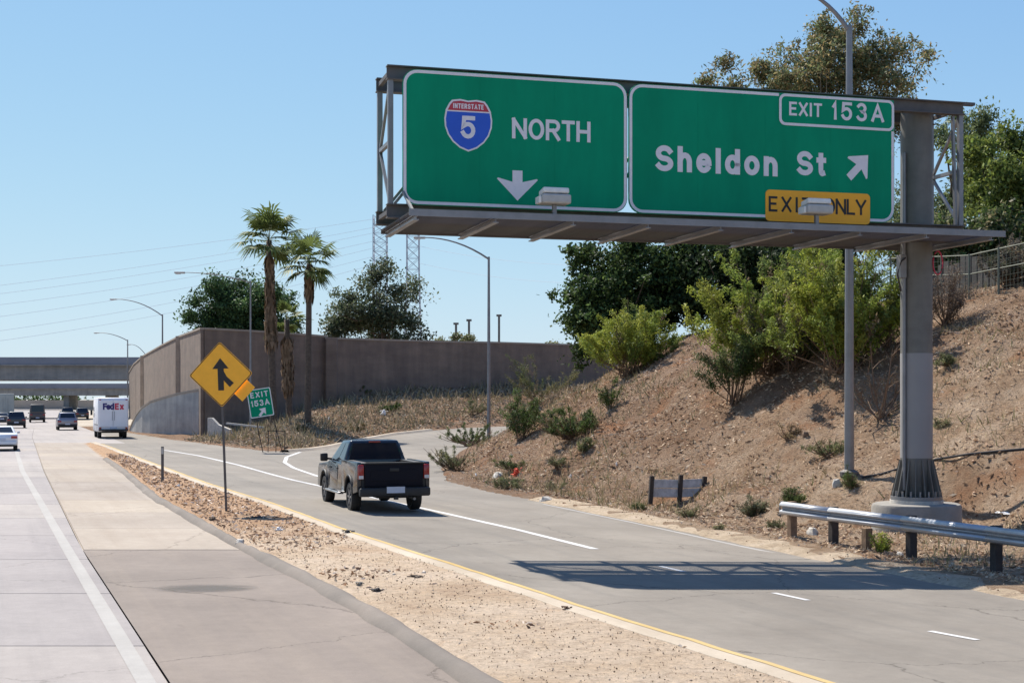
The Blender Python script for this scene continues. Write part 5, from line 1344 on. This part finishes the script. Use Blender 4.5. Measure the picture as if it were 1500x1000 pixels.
# ------------------------------------------------------------------ scattered stones, litter and debris
def rock_mb(rng, sx, sy, sz):
    b = MB(); n = 8; rings = 4; V = [(0, 0, sz*.9)]
    for i in range(1, rings):
        ph = math.pi*.5*i/(rings-1)*1.15
        for j in range(n):
            a = 2*math.pi*j/n; k = rng.uniform(.75, 1.2); V.append((sx*math.sin(ph)*math.cos(a)*k, sy*math.sin(ph)*math.sin(a)*k, sz*math.cos(ph)*rng.uniform(.8, 1.1)))
    Fc = [(0, 1+j, 1+(j+1) % n) for j in range(n)]
    for i in range(rings-2):
        for j in range(n): Fc.append((1+i*n+j, 1+(i+1)*n+j, 1+(i+1)*n+(j+1) % n, 1+i*n+(j+1) % n))
    return b.add(V, Fc)
rr = np.random.default_rng(31)
def scrap(name, label, cat, px, py, wpx, hpx, mat, group=None, flat=False):
    p = hit(px, py); s = p.y/F; w = wpx*s/2
    b = rock_mb(rr, w, w*.7, hpx*s) if mat in ('stone',) else rock_mb(rr, w*.45, w*.35, hpx*s*.8)
    if group or mat in ('red_leaf', 'litter'):
        for k in range(14 if wpx > 12 else 4):
            a = rr.uniform(0, 6.28); c = Vector((math.cos(a), math.sin(a)*.7, 0)); m3 = Matrix.Rotation(rr.uniform(0, 6), 3, 'Z') @ Matrix.Rotation(rr.uniform(-.7, .7), 3, 'X')
            b.box(c*w*rr.uniform(.2, 1.)+Vector((0, 0, hpx*s*rr.uniform(.1, .7))), (w*rr.uniform(.2, .7), w*rr.uniform(.08, .3), .012), rot=m3)
    o = b.build(name, M[mat], loc=p-Vector((0, 0, .01))); o.rotation_euler = (0, 0, rr.uniform(0, 6)); tag(o, label, cat, group)
scrap('rubbish_bag', 'white bag lying on the island slope before the brown wall', 'bag', 562, 608, 18, 12, 'litter')
scrap('plastic_scrap', 'white scrap on the island between the right palm and the white bag', 'litter', 482, 615, 9, 6, 'litter')
scrap('cloth_scrap', 'red orange cloth caught in weeds at the roadside right of the pickup', 'cloth', 757, 697, 24, 17, 'red_leaf')
GR = 'debris lying in the gore'
for a in (('tyre_scrap', 'black tyre scrap lying on the pale kerb left of the slip road', 'debris', 509, 781, 22, 9, 'rubber_scrap'),
          ('tyre_scrap', 'black scrap with a broken end in the sand below the kerb, front of the gore', 'debris', 553, 866, 24, 9, 'rubber_scrap'),
          ('rubbish_clump', 'grey clump of rubbish left of the black scrap in the gore', 'debris', 527, 857, 20, 8, 'concrete'),
          ('dark_stick', 'dark flat twig pile in the sand at the middle of the gore', 'debris', 611, 846, 32, 4, 'bark'),
          ('rubbish_clump', 'clump of pale and dark rubbish below the merge sign post', 'debris', 352, 800, 22, 12, 'stone'),
          ('rubbish_clump', 'dark clump of leaves just left of the merge sign post foot', 'debris', 313, 762, 20, 9, 'bark'),
          ('plastic_scrap', 'white plastic scrap right of the merge sign post foot', 'debris', 408, 777, 16, 8, 'litter'),
          ('tyre_scrap', 'thin dark strip lying behind the kerb right of the merge sign', 'debris', 385, 758, 40, 3, 'rubber_scrap'),
          ('tyre_scrap', 'dark strip on the asphalt shoulder at the bend of the dike', 'debris', 378, 826, 26, 4, 'rubber_scrap'),
          ('tyre_scrap', 'dark strip lying across the pale concrete shoulder near the dike start', 'debris', 152, 687, 34, 4, 'rubber_scrap'),
          ('tyre_scrap', 'small dark mark of rubber on the far pale shoulder', 'debris', 108, 658, 14, 3, 'rubber_scrap'),
          ('weed_tuft', 'brown dead weed against the kerb in the near gore', 'debris', 830, 893, 18, 8, 'twig'),
          ('stone', 'pale stone by the hill road edge below the low weeds', 'stone', 800, 735, 22, 9, 'stone'),
          ('stone', 'pale boulder at the edge left of the red cloth', 'stone', 730, 698, 26, 9, 'stone'),
          ('plastic_scrap', 'white scrap on the slope above the roadside tuft', 'litter', 836, 699, 8, 6, 'litter'),
          ('plastic_scrap', 'white scrap high on the slope left of the weathered panel', 'litter', 903, 683, 9, 6, 'litter'),
          ('plastic_scrap', 'white scrap beside the clump near the hill toe', 'litter', 697, 698, 9, 7, 'litter'),
          ('plastic_scrap', 'pile of white litter behind the guardrail right of the pedestal', 'litter', 1475, 752, 34, 4, 'litter'),
          ('stone', 'pale rock beside the tuft at the lamp pole foot', 'stone', 1226, 712, 16, 12, 'stone'),
          ('stone', 'pale rubble under the guardrail beside the second post', 'stone', 1190, 783, 22, 12, 'stone'),
          ('stone', 'white stone between the guardrail and the gutter', 'stone', 1318, 815, 18, 9, 'stone'),
          ('fallen_branch', 'dark fallen twigs on the slope left of the tall lamp pole', 'branch', 1180, 640, 26, 10, 'twig'),
          ('plastic_scrap', 'tiny white scrap far down the gore beside the marker post', 'debris', 262, 712, 10, 5, 'litter')):
    scrap(*a, group=GR if a[2] == 'debris' else None)
# shallow drainage hose across the slope
P = [hit(px, py)+Vector((0, 0, .03)) for px, py in ((1262, 702), (1290, 697), (1330, 684), (1372, 676), (1420, 668), (1460, 665), (1500, 661), (1560, 650))]
tag(MB().tube(P, .035, 6).build('drainage_hose', M['rubber_scrap'], smooth=True), 'thin dark hose running up across the slope behind the gantry column', 'hose')

# gravel, twigs and straw lying everywhere: uncountable
def clods(name, label, n, box_, cond, size, tint, seed):
    rng = np.random.default_rng(seed); X = rng.uniform(box_[0], box_[1], n); Y = box_[2]+(box_[3]-box_[2])*rng.uniform(0, 1, n)**1.2
    k = cond(X, Y); X, Y = X[k], Y[k]; Z = land(X, Y); n = len(X)
    O = np.array([(1, 0, 0), (0, 1, 0), (-1, 0, 0), (0, -1, 0), (0, 0, .8), (0, 0, -.6)], float)
    T = np.array([(0, 1, 4), (1, 2, 4), (2, 3, 4), (3, 0, 4), (1, 0, 5), (2, 1, 5), (3, 2, 5), (0, 3, 5)])
    s = (size*rng.uniform(.3, 1., n)**2.2*2.2)[:, None, None]; J = rng.uniform(.6, 1.4, (n, 6, 3)); a = rng.uniform(0, 6.28, n); c, q = np.cos(a)[:, None], np.sin(a)[:, None]
    V = O[None]*J*s; V = np.stack([V[..., 0]*c-V[..., 1]*q, V[..., 0]*q+V[..., 1]*c, V[..., 2]], -1)+np.stack([X, Y, Z], -1)[:, None]
    Fc = (T[None]+np.arange(n)[:, None, None]*6).reshape(-1, 3); t = np.array(tint); col = np.repeat(t[rng.integers(0, len(t), n)]*rng.uniform(.7, 1.25, n)[:, None], 8, 0)
    tag(np_obj(name, V.reshape(-1, 3), Fc, M['straw'], tint=col), label, None, kind='stuff')
def litter_layer(name, label, pts_n, box_, cond, size, asp, tint, mat, up, seed, lift=.03, upr=False):
    rng = np.random.default_rng(seed)
    X = rng.uniform(box_[0], box_[1], pts_n); Y = box_[2]+(box_[3]-box_[2])*rng.uniform(0, 1, pts_n)**1.25
    k = cond(X, Y); X, Y = X[k], Y[k]; Z = land(X, Y)
    n = len(X); P = np.stack([X, Y, Z+lift], 1)
    a = rng.normal(size=(n, 3)); a[:, 2] *= up; a /= np.linalg.norm(a, axis=1)[:, None]
    if upr: a = rng.normal(size=(n, 3))*.45+(0, 0, 1); a /= np.linalg.norm(a, axis=1)[:, None]
    b = rng.normal(size=(n, 3)); b -= (b*a).sum(1)[:, None]*a; b /= np.linalg.norm(b, axis=1)[:, None]
    s = (size*rng.uniform(.4, 1.5, n)*(.7+Y/60.))[:, None]; u, v = a*s, b*s*asp
    if upr: V = np.stack([P-v*.5, P+v*.5, P+u+v*.1, P+u-v*.1], 1)
    else: V = np.stack([P-u*.5, P+v*.5, P+u*.5, P-v*.5], 1)
    t = np.array(tint); c = t[rng.integers(0, len(t), n)]*rng.uniform(.6, 1.3, n)[:, None]
    tag(np_obj(name, V.reshape(-1, 3), np.arange(n*4).reshape(-1, 4), mat, tint=c), label, None, kind='stuff')
onhill = lambda X, Y: (X > fx(REDGE, Y)+.9) & (np.abs(X)/Y < .42)
litter_layer('dry_grass', 'dry straw and dead grass scattered over the embankment', 260000, (-4, 30, 18, 95), lambda X, Y: onhill(X, Y) & (vnoise(X, Y, 1.6, 40)+vnoise(X, Y, .5, 41) > -.3), .085, .16, [(.70, .55, .38), (.62, .46, .31), (.46, .31, .20), (.76, .62, .45), (.34, .22, .15)], M['straw'], .5, 50)
litter_layer('dry_grass', 'standing dead grass stalks in patches on the embankment', 70000, (-4, 30, 20, 90), lambda X, Y: onhill(X, Y) & (vnoise(X, Y, 2.4, 42)+.6*vnoise(X, Y, .8, 43) > .05), .17, .10, [(.48, .37, .22), (.38, .30, .17), (.26, .22, .12), (.18, .19, .08)], M['straw'], .5, 51, upr=True, lift=0)
litter_layer('leaf_litter', 'dark twigs and leaf litter over the embankment', 45000, (-4, 30, 18, 90), lambda X, Y: onhill(X, Y) & (vnoise(X, Y, 1.2, 44) > .1), .065, .5, [(.24, .15, .10), (.30, .19, .12), (.16, .11, .07)], M['straw'], .4, 52)
ingore = lambda X, Y: (X > fx(DIKE, Y)+.25) & (X < fx(KERB, Y)-.36)
litter_layer('leaf_litter', 'dry leaves and twigs strewn over the gore', 95000, (-28, 6, 12, 75), lambda X, Y: ingore(X, Y) & (vnoise(X, Y, 1.4, 45)+np.clip((Y-26)/10, -.35, .45) > .0), .085, .4, [(.48, .32, .21), (.36, .22, .14), (.56, .41, .28), (.20, .13, .09), (.70, .60, .50)], M['straw'], .5, 53, lift=.012)
litter_layer('gravel', 'fine gravel and grit over the near gore', 26000, (-8, 6, 12, 34), lambda X, Y: ingore(X, Y) | ((np.abs(X-fx(DIKE, Y)+.8) < .9) & (vnoise(X, Y, .8, 46) > .1)), .022, .8, [(.30, .22, .15), (.20, .15, .10), (.5, .42, .33)], M['straw'], .5, 54, lift=.012)
litter_layer('leaf_litter', 'matted brown leaf litter in drifts over the embankment', 60000, (-4, 30, 18, 85), lambda X, Y: onhill(X, Y) & (vnoise(X, Y, 3.1, 80)+.7*vnoise(X, Y, .9, 81) > .02), .12, .35, [(.40, .26, .17), (.30, .19, .125), (.52, .38, .26), (.62, .50, .36), (.22, .15, .10)], M['straw'], .45, 82)
isl = lambda X, Y: (Y > np.interp(X, FARA[:, 0], FARA[:, 1])+.6) & (Y < 150)
litter_layer('dry_grass', 'dry grass over the island before the brown wall', 50000, (-24, 14, 80, 140), isl, .16, .25, [(.42, .32, .22), (.30, .22, .15), (.52, .42, .30), (.20, .16, .10)], M['straw'], .6, 55)
litter_layer('dry_grass', 'standing dead grass over the island', 22000, (-24, 14, 80, 140), lambda X, Y: isl(X, Y) & (vnoise(X, Y, 3., 70) > -.1), .22, .12, [(.42, .34, .22), (.30, .24, .15), (.22, .20, .11)], M['straw'], .5, 57, upr=True, lift=0)
litter_layer('gravel', 'pale sand and grit on the verge along the slip road', 20000, (-4, 16, 14, 60), lambda X, Y: (X > fx(REDGE, Y)-.1) & (X < fx(REDGE, Y)+1.6), .03, .8, [(.55, .45, .33), (.35, .26, .18), (.62, .55, .45), (.2, .15, .1)], M['straw'], .5, 56, lift=.05)

clods('clods', 'clods of earth and small stones over the embankment', 14000, (-4, 30, 18, 85), lambda X, Y: onhill(X, Y) & (vnoise(X, Y, 2., 60) > .0), .032, [(.50, .34, .23), (.42, .26, .16), (.40, .28, .19), (.30, .2, .14)], 61)
clods('clods', 'clods and small stones over the gore', 6000, (-28, 6, 12, 75), lambda X, Y: ingore(X, Y) & (vnoise(X, Y, 1.5, 62)+np.clip((Y-24)/20, -.3, .3) > -.05), .028, [(.55, .41, .29), (.38, .26, .18), (.68, .60, .50)], 63)
clods('clods', 'stones and clods over the island', 2500, (-24, 14, 80, 140), isl, .06, [(.40, .30, .21), (.28, .20, .14), (.62, .56, .46)], 64)
